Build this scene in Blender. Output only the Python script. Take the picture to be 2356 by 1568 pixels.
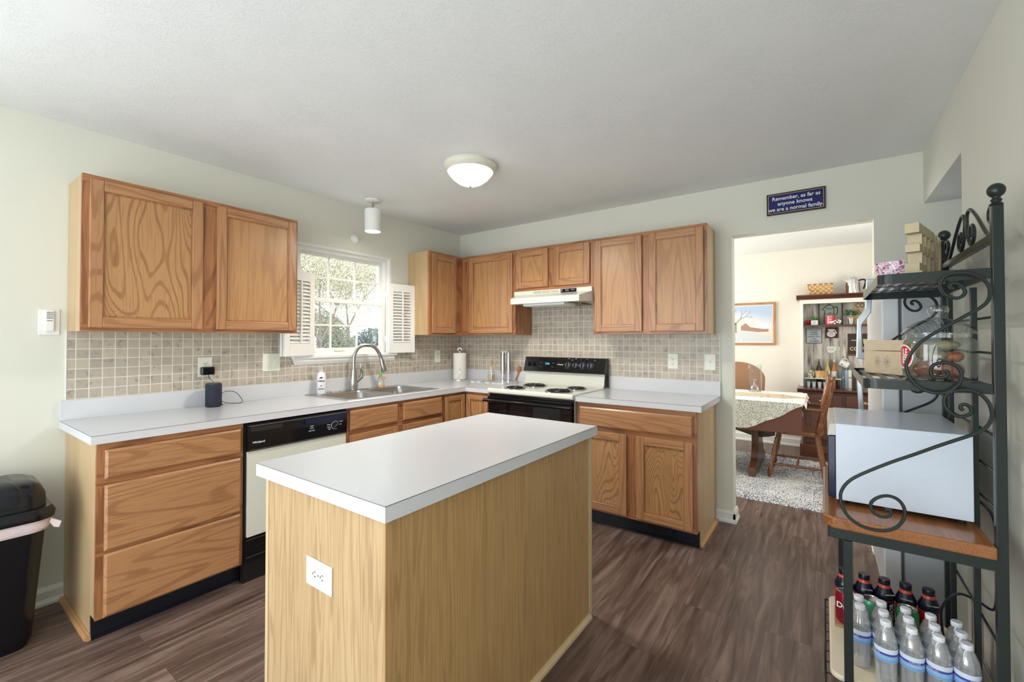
import bpy, bmesh, math, random
from mathutils import Vector, Matrix
random.seed(7)
PI = math.pi
S = bpy.context.scene
COL = S.collection
for o in list(bpy.data.objects): bpy.data.objects.remove(o)

def lin(c):
    return tuple((x/12.92 if x <= .04045 else ((x+.055)/1.055)**2.4) for x in c)
def rgb(r, g, b):
    return lin((r/255, g/255, b/255))+(1,)

# ---------------- camera, world, large lights, exposure ----------------
cd = bpy.data.cameras.new('camera'); cam = bpy.data.objects.new('camera', cd); COL.objects.link(cam)
cam.location = (3.2077, -3.5488, 1.3327)
cam.rotation_euler = (PI/2+.0138, 0, .6177)
cd.sensor_width = 36; cd.lens = 36*1012.38/2356; cd.shift_y = -18.22/2356; cd.clip_start = .02
S.camera = cam
W = bpy.data.worlds.new('world'); S.world = W; W.use_nodes = True
wn = W.node_tree.nodes; wl = W.node_tree.links
bg = wn['Background']; bg.inputs[0].default_value = (.86, .93, 1, 1); bg.inputs[1].default_value = 1.5
def area(name, loc, rot, sx, sy, power, col):
    l = bpy.data.lights.new(name, 'AREA'); l.shape = 'RECTANGLE'; l.size = sx; l.size_y = sy
    l.energy = power; l.color = col
    o = bpy.data.objects.new(name, l); COL.objects.link(o); o.location = loc; o.rotation_euler = rot
    return o
# fill lamps added behind the camera, standing in for unseen doors and windows
area('rear_fill', (1.2, -6.35, 1.35), (PI/2+.22, 0, 0), 2.6, 2.0, 42, (.86, .93, 1))
area('right_rear_fill', (3.6, -5.1, 1.45), (PI/2, 0, PI/2), 1.4, 1.6, 20, (.92, .96, 1))  # added to brighten the faces turned towards the right wall
# added lamp outside, imitating open sky above the view through the panes
area('sink_window_fill', (-1.9, -1.35, 3.5), (math.radians(-40), 0, PI/2), 2.6, 2.0, 150, (.86, .93, 1)).rotation_euler = (0, math.radians(-50), 0)
l = bpy.data.lights.new('daylight_sun', 'SUN'); l.energy = 2.2; l.angle = .25; l.color = (1, .96, .9)
sun = bpy.data.objects.new('daylight_sun', l); COL.objects.link(sun); sun.rotation_euler = (.5, .75, 0)
area('left_rear_fill', (.12, -4.75, 1.55), (PI/2, 0, -PI/2), 1.5, 1.3, 24, (.86, .93, 1))  # added lamp for an assumed window; none is built in this wall
# added upward lamp behind the camera, imitating bounced daylight on the ceiling
area('upward_fill', (2.3, -5.2, .7), (PI-.95, 0, 0), 2.4, 1.6, 30, (.90, .95, 1))
area('dining_left_fill', (.3, 1.6, 1.5), (PI/2, 0, -PI/2), 1.9, 1.6, 62, (1, .975, .95))  # area lamp for the dining room; no window is built behind it
area('dining_side_daylight', (4.3, 1.2, 1.7), (PI/2, 0, PI/2), 1.0, 1.2, 14, (1, .97, .94))
S.view_settings.view_transform = 'Standard'; S.view_settings.look = 'None'
S.view_settings.gamma = 1; S.view_settings.use_curve_mapping = False
S.view_settings.exposure = 0.52

# ---------------- mesh helpers ----------------
def origin_of(p):
    v = Vector((0, 0, 0))
    while p is not None:
        v += p.location; p = p.parent
    return v
class MB:
    def __init__(s): s.bm = bmesh.new()
    def _f(s, vs, mi=0):
        try:
            f = s.bm.faces.new(vs); f.material_index = mi; return f
        except ValueError: return None
    def box(s, x0, x1, y0, y1, z0, z1, mi=0):
        if x0 > x1: x0, x1 = x1, x0
        if y0 > y1: y0, y1 = y1, y0
        if z0 > z1: z0, z1 = z1, z0
        v = [s.bm.verts.new(p) for p in ((x0,y0,z0),(x1,y0,z0),(x1,y1,z0),(x0,y1,z0),(x0,y0,z1),(x1,y0,z1),(x1,y1,z1),(x0,y1,z1))]
        for i in ((3,2,1,0),(4,5,6,7),(0,1,5,4),(1,2,6,5),(2,3,7,6),(3,0,4,7)): s._f([v[k] for k in i], mi)
        return s
    def prism(s, pts, d, mi=0):
        """pts: 3-D polygon, extruded by vector d"""
        d = Vector(d); a = [s.bm.verts.new(Vector(p)) for p in pts]; b = [s.bm.verts.new(Vector(p)+d) for p in pts]
        n = len(a); s._f(a[::-1], mi); s._f(b, mi)
        for i in range(n): s._f([a[i], a[(i+1)%n], b[(i+1)%n], b[i]], mi)
        return s
    def lathe(s, prof, c, seg=24, axis='z', mi=0, a0=0, sx=1, sy=1, cap=True):
        rings = []
        for r, h in prof:
            ring = []
            for k in range(seg):
                t = a0+2*PI*k/seg; u, w = r*math.cos(t)*sx, r*math.sin(t)*sy
                p = {'z': (u, w, h), 'x': (h, u, w), 'y': (w, h, u)}[axis]
                ring.append(s.bm.verts.new((c[0]+p[0], c[1]+p[1], c[2]+p[2])))
            rings.append(ring)
        for i in range(len(rings)-1):
            for k in range(seg):
                s._f([rings[i][k], rings[i][(k+1)%seg], rings[i+1][(k+1)%seg], rings[i+1][k]], mi)
        if cap:
            s._f(rings[0][::-1], mi); s._f(rings[-1], mi)
        return s
    def tube(s, pts, r, seg=8, mi=0, closed=False, smooth=0, radii=None, sq=False):
        P = [Vector(p) for p in pts]
        if smooth:
            Q = []; n = len(P)
            for i in range(n if closed else n-1):
                p0, p1, p2, p3 = (P[(i-1)%n], P[i], P[(i+1)%n], P[(i+2)%n]) if closed else (P[max(i-1,0)], P[i], P[i+1], P[min(i+2,n-1)])
                for k in range(smooth):
                    t = k/smooth
                    Q.append(.5*((2*p1)+(-p0+p2)*t+(2*p0-5*p1+4*p2-p3)*t*t+(-p0+3*p1-3*p2+p3)*t**3))
            if not closed: Q.append(P[-1])
            if radii is not None:
                m = len(radii)-1; radii = [radii[min(int(i/smooth), m)]*(1-(i/smooth-int(i/smooth)))+radii[min(int(i/smooth)+1, m)]*(i/smooth-int(i/smooth)) for i in range(len(Q))]
            P = Q
        n = len(P)
        T = []
        for i in range(n):
            if closed: t = P[(i+1)%n]-P[i-1]
            else: t = P[min(i+1,n-1)]-P[max(i-1,0)]
            if t.length < 1e-9: t = Vector((0,0,1))
            T.append(t.normalized())
        up = Vector((0,0,1)) if abs(T[0].z) < .9 else Vector((1,0,0))
        N = (up-T[0]*up.dot(T[0])).normalized(); rings = []
        for i in range(n):
            N = N-T[i]*N.dot(T[i])
            if N.length < 1e-6: N = T[i].orthogonal()
            N.normalize(); B = T[i].cross(N)
            rr = radii[i] if radii is not None else r
            rings.append([s.bm.verts.new(P[i]+(N*math.cos(2*PI*(k+.5)/seg)+B*math.sin(2*PI*(k+.5)/seg))*rr) for k in range(seg)])
        for i in range(n if closed else n-1):
            a, b = rings[i], rings[(i+1)%n]
            for k in range(seg): s._f([a[k], a[(k+1)%seg], b[(k+1)%seg], b[k]], mi)
        if not closed: s._f(rings[0][::-1], mi); s._f(rings[-1], mi)
        return s
    def turned(s, p0, p1, prof, seg=12, mi=0):
        """lathe between two points; prof: (t along 0..1, radius)"""
        p0, p1 = Vector(p0), Vector(p1)
        return s.tube([p0.lerp(p1, t) for t, r in prof], 1, seg, mi, radii=[r for t, r in prof])
    def sphere(s, c, rx, ry=None, rz=None, mi=0, u=16, v=10, rot=None):
        ry = rx if ry is None else ry; rz = rx if rz is None else rz
        m = Matrix.Translation(Vector(c)) @ (rot.to_4x4() if rot else Matrix.Identity(4)) @ Matrix.Diagonal((rx, ry, rz, 1))
        r = bmesh.ops.create_uvsphere(s.bm, u_segments=u, v_segments=v, radius=1, matrix=m)
        for vv in r['verts']:
            for f in vv.link_faces: f.material_index = mi
        return s
    def rbox(s, x0, x1, y0, y1, z0, z1, r, mi=0, seg=5):
        """box with vertical edges rounded"""
        pts = []
        for cx, cy, a in ((x1-r,y1-r,0),(x0+r,y1-r,90),(x0+r,y0+r,180),(x1-r,y0+r,270)):
            for k in range(seg+1):
                t = math.radians(a+90*k/seg); pts.append((cx+r*math.cos(t), cy+r*math.sin(t), z0))
        return s.prism(pts, (0, 0, z1-z0), mi)
    def build(s, name, mats, parent=None, loc=None, bevel=0, smooth=False, kind=None, label=None, sharp=35):
        if loc is None and parent is None: loc = (0,0,0)
        off = origin_of(parent) if parent else Vector(loc)
        bmesh.ops.translate(s.bm, verts=s.bm.verts[:], vec=-off)
        bmesh.ops.recalc_face_normals(s.bm, faces=s.bm.faces[:])
        if smooth:
            for e in s.bm.edges:
                if len(e.link_faces) == 2 and e.calc_face_angle(0) > math.radians(sharp): e.smooth = False
        me = bpy.data.meshes.new(name); s.bm.to_mesh(me); s.bm.free()
        if not isinstance(mats, (list, tuple)): mats = [mats]
        for m in mats: me.materials.append(m)
        if smooth:
            for p in me.polygons: p.use_smooth = True
        o = bpy.data.objects.new(name, me); COL.objects.link(o)
        if parent: o.parent = parent
        else: o.location = off
        if bevel:
            b = o.modifiers.new('bevel', 'BEVEL'); b.width = bevel; b.segments = 2; b.limit_method = 'ANGLE'; b.angle_limit = math.radians(40)
        if kind: o['kind'] = kind
        if label: o['label'] = label
        return o
def tag(o, label, cat, group=None):
    o['label'] = label; o['category'] = cat
    if group: o['group'] = group
    return o
def thing(name, label, cat, loc, group=None):
    o = bpy.data.objects.new(name, None); o.empty_display_size = .05; COL.objects.link(o); o.location = loc
    return tag(o, label, cat, group)
def kids(o): return [c for c in bpy.data.objects if c.parent == o]
def dup(root, dx=(0,0,0), rz=None, label=None, group=None):
    def cp(o, par):
        c = o.copy(); COL.objects.link(c)
        if par: c.parent = par
        for ch in kids(o): cp(ch, c)
        return c
    r = cp(root, None); r.location = root.location+Vector(dx)
    if rz is not None: r.rotation_euler = (0, 0, rz)
    if label: r['label'] = label
    if group: r['group'] = group
    return r
def text(name, body, size, mat, parent, pos, normal, right, ext=.0006, align='CENTER', bold=0, sx=1.0, space=1.0, spc=1.0):
    """lettering on a surface: normal = where it faces, right = reading direction"""
    cu = bpy.data.curves.new('lettering', 'FONT'); cu.body = body; cu.size = size; cu.extrude = ext; cu.align_x = align; cu.align_y = 'CENTER'
    cu.offset = bold; cu.space_line = space; cu.space_character = spc; cu.resolution_u = 3
    t = bpy.data.objects.new('lettering', cu); COL.objects.link(t)
    bpy.context.view_layer.update()
    me = bpy.data.meshes.new_from_object(t.evaluated_get(bpy.context.evaluated_depsgraph_get()))
    bpy.data.objects.remove(t); bpy.data.curves.remove(cu)
    n = Vector(normal).normalized(); r = Vector(right).normalized(); u = n.cross(r)
    M = Matrix(((r.x*sx, u.x, n.x, 0), (r.y*sx, u.y, n.y, 0), (r.z*sx, u.z, n.z, 0), (0, 0, 0, 1)))
    M.translation = Vector(pos)-origin_of(parent)
    me.transform(M); me.materials.clear(); me.materials.append(mat); me.name = name
    o = bpy.data.objects.new(name, me); COL.objects.link(o); o.parent = parent
    return o

# ---------------- materials ----------------
def new(name):
    m = bpy.data.materials.new(name); m.use_nodes = True; nt = m.node_tree
    return m, nt, nt.nodes['Principled BSDF'], nt.nodes, nt.links
def P(name, c, rough=.5, metal=0, noise=0, nscale=40, bump=0, bscale=200, trans=0, ior=1.45, alpha=1, emit=0, coat=0, spec=None, stretch=(1,1,1)):
    m, nt, b, N, L = new(name)
    b.inputs['Base Color'].default_value = c; b.inputs['Roughness'].default_value = rough; b.inputs['Metallic'].default_value = metal
    b.inputs['IOR'].default_value = ior; b.inputs['Transmission Weight'].default_value = trans; b.inputs['Alpha'].default_value = alpha
    b.inputs['Coat Weight'].default_value = coat
    if spec is not None: b.inputs['Specular IOR Level'].default_value = spec
    if emit: b.inputs['Emission Color'].default_value = c; b.inputs['Emission Strength'].default_value = emit
    tc = N.new('ShaderNodeTexCoord'); mp = N.new('ShaderNodeMapping'); mp.inputs['Scale'].default_value = stretch
    L.new(tc.outputs['Object'], mp.inputs[0])
    nz = N.new('ShaderNodeTexNoise'); nz.inputs['Scale'].default_value = nscale; nz.inputs['Detail'].default_value = 4
    L.new(mp.outputs[0], nz.inputs['Vector'])
    mx = N.new('ShaderNodeMix'); mx.data_type = 'RGBA'
    k = noise if noise else .03
    mx.inputs[6].default_value = tuple(max(0, x*(1-k)) for x in c[:3])+(1,); mx.inputs[7].default_value = tuple(min(1, x*(1+k)) for x in c[:3])+(1,)
    L.new(nz.outputs['Fac'], mx.inputs[0]); L.new(mx.outputs[2], b.inputs['Base Color'])
    if bump:
        n2 = N.new('ShaderNodeTexNoise'); n2.inputs['Scale'].default_value = bscale; L.new(mp.outputs[0], n2.inputs['Vector'])
        bp = N.new('ShaderNodeBump'); bp.inputs['Strength'].default_value = bump; bp.inputs['Distance'].default_value = .002
        L.new(n2.outputs['Fac'], bp.inputs['Height']); L.new(bp.outputs[0], b.inputs['Normal'])
    return m
def ramp(N, L, src, stops):
    r = N.new('ShaderNodeValToRGB'); e = r.color_ramp.elements
    while len(e) < len(stops): e.new(.5)
    for i, (p, c) in enumerate(stops): e[i].position = p; e[i].color = c
    L.new(src, r.inputs[0]); return r
def math_(N, L, op, a, b=None, c=None):
    n = N.new('ShaderNodeMath'); n.operation = op
    for i, v in enumerate((a, b, c)):
        if v is None: continue
        if isinstance(v, (int, float)): n.inputs[i].default_value = v
        else: L.new(v, n.inputs[i])
    return n.outputs[0]
def oak(name, axis, base, dark, bands=22, rough=.3, depth=.6, pores=1.0, freq=3.6, stretch=.09):
    """wood with cathedral figure running along axis"""
    m, nt, b, N, L = new(name)
    tc = N.new('ShaderNodeTexCoord'); oi = N.new('ShaderNodeObjectInfo'); ad = N.new('ShaderNodeVectorMath'); ad.operation = 'ADD'
    sc = N.new('ShaderNodeVectorMath'); sc.operation = 'SCALE'; sc.inputs[0].default_value = (3.1, 4.7, 2.3); L.new(oi.outputs['Random'], sc.inputs['Scale'])
    L.new(tc.outputs['Object'], ad.inputs[0]); L.new(sc.outputs[0], ad.inputs[1])
    def mapped(across, along):
        mp = N.new('ShaderNodeMapping'); s = [across]*3; s['xyz'.index(axis)] = along; mp.inputs['Scale'].default_value = s
        L.new(ad.outputs[0], mp.inputs[0]); return mp.outputs[0]
    n1 = N.new('ShaderNodeTexNoise'); n1.inputs['Scale'].default_value = freq; n1.inputs['Detail'].default_value = 2.5; n1.inputs['Roughness'].default_value = .45
    n1.inputs['Distortion'].default_value = .35
    L.new(mapped(1, stretch), n1.inputs['Vector'])
    v = math_(N, L, 'PINGPONG', math_(N, L, 'MULTIPLY', n1.outputs['Fac'], bands), .5)
    r1 = ramp(N, L, v, [(0, (0,0,0,1)), (.10, (.05,.05,.05,1)), (.19, (.95,.95,.95,1)), (.5, (1,1,1,1))])
    n2 = N.new('ShaderNodeTexNoise'); n2.inputs['Scale'].default_value = 150; n2.inputs['Detail'].default_value = 2
    L.new(mapped(1, .035), n2.inputs['Vector'])
    r2 = ramp(N, L, n2.outputs['Fac'], [(.33, (0,0,0,1)), (.52, (1,1,1,1))])
    n3 = N.new('ShaderNodeTexNoise'); n3.inputs['Scale'].default_value = 5; L.new(mapped(1, .3), n3.inputs['Vector'])
    d1 = math_(N, L, 'MULTIPLY', math_(N, L, 'SUBTRACT', 1, r1.outputs[0]), depth)
    d2 = math_(N, L, 'MULTIPLY', math_(N, L, 'SUBTRACT', 1, r2.outputs[0]), .42*pores)
    f = math_(N, L, 'MAXIMUM', math_(N, L, 'MULTIPLY', d1, math_(N, L, 'ADD', .35, math_(N, L, 'MULTIPLY', n2.outputs['Fac'], 1.1))), d2)
    f = math_(N, L, 'ADD', f, math_(N, L, 'MULTIPLY', math_(N, L, 'SUBTRACT', n3.outputs['Fac'], .5), .5))
    f = math_(N, L, 'MINIMUM', math_(N, L, 'MAXIMUM', f, 0), 1)
    mx = N.new('ShaderNodeMix'); mx.data_type = 'RGBA'; L.new(f, mx.inputs[0]); mx.inputs[6].default_value = base; mx.inputs[7].default_value = dark
    L.new(mx.outputs[2], b.inputs['Base Color'])
    b.inputs['Roughness'].default_value = rough
    bp = N.new('ShaderNodeBump'); bp.inputs['Strength'].default_value = .12; bp.inputs['Distance'].default_value = .001; bp.invert = True
    L.new(f, bp.inputs['Height']); L.new(bp.outputs[0], b.inputs['Normal'])
    return m
OB, OD = rgb(178,131,90), rgb(132,86,56)
M = {}
for a in 'xyz': M['oak_'+a] = oak('oak_along_'+a, a, OB, OD)
M['oakp'] = oak('oak_panel', 'z', rgb(182,138,92), rgb(132,86,52), bands=54, depth=.7, freq=3.0, stretch=.2)
M['oakp2'] = oak('oak_panel_straight', 'z', rgb(184,138,92), rgb(138,92,56), bands=12, depth=.45, freq=4)
FB, FD = rgb(170,116,76), rgb(98,54,32)
for a in 'xyz': M['fr_'+a] = oak('oak_face_frame_'+a, a, FB, FD, bands=18)
M['skin'] = oak('oak_side_veneer', 'z', rgb(192,164,124), rgb(166,134,92), bands=4, depth=.4, pores=.6, rough=.38)
M['island'] = oak('oak_island_panel', 'z', rgb(188,160,120), rgb(138,106,70), bands=22, depth=.5, freq=9, stretch=.045, rough=.42)
M['island2'] = oak('oak_island_long_panel', 'z', rgb(184,150,100), rgb(140,102,62), bands=16, depth=.45, freq=10, stretch=.04, rough=.42)
M['pale'] = P('pale_veneer_edge', rgb(200,178,140), .45, noise=.06, stretch=(1,1,.1))
M['shoe'] = P('shoe_moulding_oak', rgb(190,146,98), .35, noise=.12, nscale=30, stretch=(1,.15,1))
M['lam'] = P('white_laminate', rgb(208,210,214), .2, noise=.015, nscale=6)
M['seam'] = P('laminate_seam', rgb(122,118,116), .5)
M['toe'] = P('black_vinyl_toe_kick', rgb(22,26,36), .22)
M['white'] = P('white_paint', rgb(232,232,228), .35)
M['plast'] = P('almond_plastic', rgb(226,228,214), .3)
M['bisq'] = P('bisque_enamel', rgb(214,215,203), .16)
M['black'] = P('black_gloss', rgb(14,14,18), .12)
M['blackm'] = P('black_matte', rgb(20,20,22), .5)
M['oven'] = P('oven_glass', rgb(12,9,12), .06)
M['ink'] = P('white_print', rgb(215,220,228), .5)
M['dark'] = P('dark_slot', rgb(35,33,30), .6)
M['steel'] = P('brushed_steel', rgb(190,190,190), .26, 1, noise=.06, nscale=90, stretch=(1,.05,1))
M['chrome'] = P('chrome', rgb(225,225,228), .08, 1)
M['nickel'] = P('brushed_nickel', rgb(176,174,170), .28, 1)
M['glass'] = P('clear_glass', (1,1,1,1), .02, trans=1, ior=1.45)
M['iron'] = P('dark_green_iron', rgb(44,52,50), .3, .35)
M['wall'] = P('wall_paint', rgb(216,216,204), .75, noise=.015, nscale=3, bump=.06, bscale=160)
M['dwall'] = P('dining_wall_paint', rgb(224,220,208), .75, noise=.015, nscale=3)
M['trim'] = P('trim_paint', rgb(226,228,222), .4)
M['cherry'] = oak('dark_cherry', 'x', rgb(94,54,38), rgb(44,22,16), bands=6, rough=.22, depth=.5)
M['cherryz'] = oak('dark_cherry_upright', 'z', rgb(96,62,42), rgb(48,28,20), bands=6, rough=.25, depth=.5)
M['maple'] = oak('turned_maple', 'z', rgb(130,82,52), rgb(72,40,24), bands=5, rough=.2, depth=.5)
M['bwood'] = oak('butcher_board', 'y', rgb(150,98,58), rgb(96,56,32), bands=6, rough=.2, depth=.5)

def glassy(name, tint=(1,1,1,1), f=.12, rough=.03, haze=0):
    """thin clear sheet: mostly see-through with a gloss"""
    m, nt, b, N, L = new(name); N.remove(b); out = N['Material Output']
    t = N.new('ShaderNodeBsdfTransparent'); t.inputs[0].default_value = tint
    g = N.new('ShaderNodeBsdfGlossy'); g.inputs['Roughness'].default_value = rough
    lw = N.new('ShaderNodeLayerWeight'); lw.inputs[0].default_value = .35
    mx = N.new('ShaderNodeMixShader'); L.new(math_(N, L, 'ADD', math_(N, L, 'MULTIPLY', lw.outputs['Facing'], .45), f), mx.inputs[0])
    L.new(t.outputs[0], mx.inputs[1]); L.new(g.outputs[0], mx.inputs[2])
    if haze:  # white diffuse mixed in so clear plastic looks more brightly lit
        d = N.new('ShaderNodeBsdfDiffuse'); d.inputs[0].default_value = (.92,.95,.98,1); m2 = N.new('ShaderNodeMixShader'); m2.inputs[0].default_value = haze
        L.new(mx.outputs[0], m2.inputs[1]); L.new(d.outputs[0], m2.inputs[2]); L.new(m2.outputs[0], out.inputs[0])
    else: L.new(mx.outputs[0], out.inputs[0])
    return m
M['pane'] = glassy('window_glass', f=.02)
M['pet'] = glassy('clear_pet', (.97,.98,.99,1), .2, .1, haze=.13)
M['jar'] = glassy('jar_glass', (.93,.96,.95,1), .08, .02)

def tile(name, ax):
    m, nt, b, N, L = new(name); tc = N.new('ShaderNodeTexCoord'); sp = N.new('ShaderNodeSeparateXYZ'); cb = N.new('ShaderNodeCombineXYZ')
    L.new(tc.outputs['Object'], sp.inputs[0]); L.new(sp.outputs['X' if ax == 'x' else 'Y'], cb.inputs[0]); L.new(math_(N, L, 'ADD', sp.outputs['Z'], -.021), cb.inputs[1])
    br = N.new('ShaderNodeTexBrick'); br.offset = 0; br.inputs['Scale'].default_value = 1
    br.inputs['Brick Width'].default_value = .0525; br.inputs['Row Height'].default_value = .0525; br.inputs['Mortar Size'].default_value = .0027; br.inputs['Mortar Smooth'].default_value = .25
    br.inputs['Color1'].default_value = rgb(190,179,162); br.inputs['Color2'].default_value = rgb(172,162,148); br.inputs['Mortar'].default_value = rgb(214,212,203)
    L.new(cb.outputs[0], br.inputs['Vector'])
    nz = N.new('ShaderNodeTexNoise'); nz.inputs['Scale'].default_value = 26; nz.inputs['Detail'].default_value = 6; nz.inputs['Roughness'].default_value = .65; L.new(tc.outputs['Object'], nz.inputs['Vector'])
    rp = ramp(N, L, nz.outputs['Fac'], [(.30, rgb(140,128,114)), (.46, (1,1,1,1)), (.68, (1,1,1,1))])
    mx = N.new('ShaderNodeMix'); mx.data_type = 'RGBA'; mx.blend_type = 'MULTIPLY'; L.new(br.outputs['Color'], mx.inputs[6]); L.new(rp.outputs[0], mx.inputs[7])
    L.new(math_(N, L, 'MULTIPLY', math_(N, L, 'SUBTRACT', 1, br.outputs['Fac']), .6), mx.inputs[0])
    L.new(mx.outputs[2], b.inputs['Base Color']); b.inputs['Roughness'].default_value = .38
    bp = N.new('ShaderNodeBump'); bp.inputs['Strength'].default_value = .5; bp.inputs['Distance'].default_value = .002; bp.invert = True
    L.new(br.outputs['Fac'], bp.inputs['Height']); L.new(bp.outputs[0], b.inputs['Normal']); return m
M['tile_a'] = tile('stone_tile_window_wall', 'y'); M['tile_b'] = tile('stone_tile_range_wall', 'x')

def floor_mat():
    m, nt, b, N, L = new('dark_plank_floor'); tc = N.new('ShaderNodeTexCoord'); sp = N.new('ShaderNodeSeparateXYZ'); cb = N.new('ShaderNodeCombineXYZ')
    L.new(tc.outputs['Object'], sp.inputs[0]); L.new(sp.outputs['Y'], cb.inputs[0]); L.new(math_(N, L, 'ADD', sp.outputs['X'], .05), cb.inputs[1])
    br = N.new('ShaderNodeTexBrick'); br.offset = .37; br.inputs['Scale'].default_value = 1; br.inputs['Brick Width'].default_value = 1.22; br.inputs['Row Height'].default_value = .178
    br.inputs['Mortar Size'].default_value = .0011; br.inputs['Mortar Smooth'].default_value = .1
    br.inputs['Color1'].default_value = (.2,.2,.2,1); br.inputs['Color2'].default_value = (.8,.8,.8,1); br.inputs['Mortar'].default_value = (0,0,0,1); L.new(cb.outputs[0], br.inputs['Vector'])
    ad = N.new('ShaderNodeVectorMath'); ad.operation = 'MULTIPLY_ADD'; L.new(br.outputs['Color'], ad.inputs[0]); ad.inputs[1].default_value = (7,3,5); L.new(tc.outputs['Object'], ad.inputs[2])
    mp = N.new('ShaderNodeMapping'); mp.inputs['Scale'].default_value = (1,.09,1); L.new(ad.outputs[0], mp.inputs[0])
    n1 = N.new('ShaderNodeTexNoise'); n1.inputs['Scale'].default_value = 22; n1.inputs['Detail'].default_value = 7; n1.inputs['Roughness'].default_value = .62; n1.inputs['Distortion'].default_value = .8; L.new(mp.outputs[0], n1.inputs['Vector'])
    r = ramp(N, L, n1.outputs['Fac'], [(.3, rgb(66,50,44)), (.5, rgb(104,84,76)), (.72, rgb(146,124,114))])
    mx = N.new('ShaderNodeMix'); mx.data_type = 'RGBA'; mx.blend_type = 'MULTIPLY'; mx.inputs[0].default_value = .55; L.new(r.outputs[0], mx.inputs[6])
    r2 = ramp(N, L, br.outputs['Color'], [(0, (.25,.22,.2,1)), (.15, (.72,.7,.68,1)), (.9, (1.0,1.0,1.0,1))]); L.new(r2.outputs[0], mx.inputs[7])
    L.new(mx.outputs[2], b.inputs['Base Color'])
    L.new(math_(N, L, 'ADD', .25, math_(N, L, 'MULTIPLY', n1.outputs['Fac'], .3)), b.inputs['Roughness'])
    bp = N.new('ShaderNodeBump'); bp.inputs['Strength'].default_value = .25; bp.inputs['Distance'].default_value = .002; L.new(n1.outputs['Fac'], bp.inputs['Height']); L.new(bp.outputs[0], b.inputs['Normal']); return m
M['floor'] = floor_mat()

def ceil_mat():
    """stomped plaster: strokes radiating from irregular centres"""
    m, nt, b, N, L = new('stomped_plaster_ceiling'); tc = N.new('ShaderNodeTexCoord')
    n0 = N.new('ShaderNodeTexNoise'); n0.inputs['Scale'].default_value = 9; L.new(tc.outputs['Object'], n0.inputs['Vector'])
    wv = N.new('ShaderNodeVectorMath'); wv.operation = 'MULTIPLY_ADD'; L.new(n0.outputs['Color'], wv.inputs[0]); wv.inputs[1].default_value = (.06,.06,0); L.new(tc.outputs['Object'], wv.inputs[2])
    H = None
    for sc, off in ((4.3, 0), (5.4, 3.7)):
        mp = N.new('ShaderNodeMapping'); mp.inputs['Location'].default_value = (off, off*.7, 0); L.new(wv.outputs[0], mp.inputs[0])
        vo = N.new('ShaderNodeTexVoronoi'); vo.voronoi_dimensions = '2D'; vo.inputs['Scale'].default_value = sc; L.new(mp.outputs[0], vo.inputs['Vector'])
        sb = N.new('ShaderNodeVectorMath'); sb.operation = 'SUBTRACT'; L.new(mp.outputs[0], sb.inputs[0]); L.new(vo.outputs['Position'], sb.inputs[1])
        sp = N.new('ShaderNodeSeparateXYZ'); L.new(sb.outputs[0], sp.inputs[0])
        ang = math_(N, L, 'ARCTAN2', sp.outputs['Y'], sp.outputs['X'])
        cv = N.new('ShaderNodeCombineXYZ'); L.new(math_(N, L, 'MULTIPLY', ang, 4.2), cv.inputs[0]); L.new(math_(N, L, 'MULTIPLY', vo.outputs['Distance'], 3.0), cv.inputs[1])
        sp2 = N.new('ShaderNodeSeparateXYZ'); L.new(vo.outputs['Color'], sp2.inputs[0]); L.new(math_(N, L, 'MULTIPLY', sp2.outputs['X'], 20), cv.inputs[2])
        nz = N.new('ShaderNodeTexNoise'); nz.inputs['Scale'].default_value = 1.5; nz.inputs['Detail'].default_value = 3; nz.inputs['Roughness'].default_value = .6; L.new(cv.outputs[0], nz.inputs['Vector'])
        rg = ramp(N, L, nz.outputs['Fac'], [(.485, (0,0,0,1)), (.51, (1,1,1,1)), (.535, (0,0,0,1))])
        fd = ramp(N, L, vo.outputs['Distance'], [(.03, (0,0,0,1)), (.12, (1,1,1,1)), (.42, (.8,.8,.8,1)), (.62, (0,0,0,1))])
        h = math_(N, L, 'MULTIPLY', rg.outputs[0], fd.outputs[0])
        H = h if H is None else math_(N, L, 'MAXIMUM', H, h)
    n4 = N.new('ShaderNodeTexNoise'); n4.inputs['Scale'].default_value = 70; n4.inputs['Detail'].default_value = 4; L.new(tc.outputs['Object'], n4.inputs['Vector'])
    H = math_(N, L, 'ADD', H, math_(N, L, 'MULTIPLY', n4.outputs['Fac'], .10))
    bp = N.new('ShaderNodeBump'); bp.inputs['Strength'].default_value = .38; bp.inputs['Distance'].default_value = .003; L.new(H, bp.inputs['Height']); L.new(bp.outputs[0], b.inputs['Normal'])
    b.inputs['Base Color'].default_value = rgb(234,237,236); b.inputs['Roughness'].default_value = .7; return m
M['ceil'] = ceil_mat()

def speck(name, stops, scale=200, rough=.7, tex='noise', bump=.3, detail=3, stretch=(1,1,1)):
    m, nt, b, N, L = new(name); tc = N.new('ShaderNodeTexCoord'); mp = N.new('ShaderNodeMapping'); mp.inputs['Scale'].default_value = stretch; L.new(tc.outputs['Object'], mp.inputs[0])
    if tex == 'noise':
        t = N.new('ShaderNodeTexNoise'); t.inputs['Detail'].default_value = detail; o = t.outputs['Fac']
    else:
        t = N.new('ShaderNodeTexVoronoi'); o = t.outputs['Distance']
    t.inputs['Scale'].default_value = scale; L.new(mp.outputs[0], t.inputs['Vector'])
    r = ramp(N, L, o, stops); L.new(r.outputs[0], b.inputs['Base Color']); b.inputs['Roughness'].default_value = rough
    if bump:
        bp = N.new('ShaderNodeBump'); bp.inputs['Strength'].default_value = bump; bp.inputs['Distance'].default_value = .003; L.new(o, bp.inputs['Height']); L.new(bp.outputs[0], b.inputs['Normal'])
    return m
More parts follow.
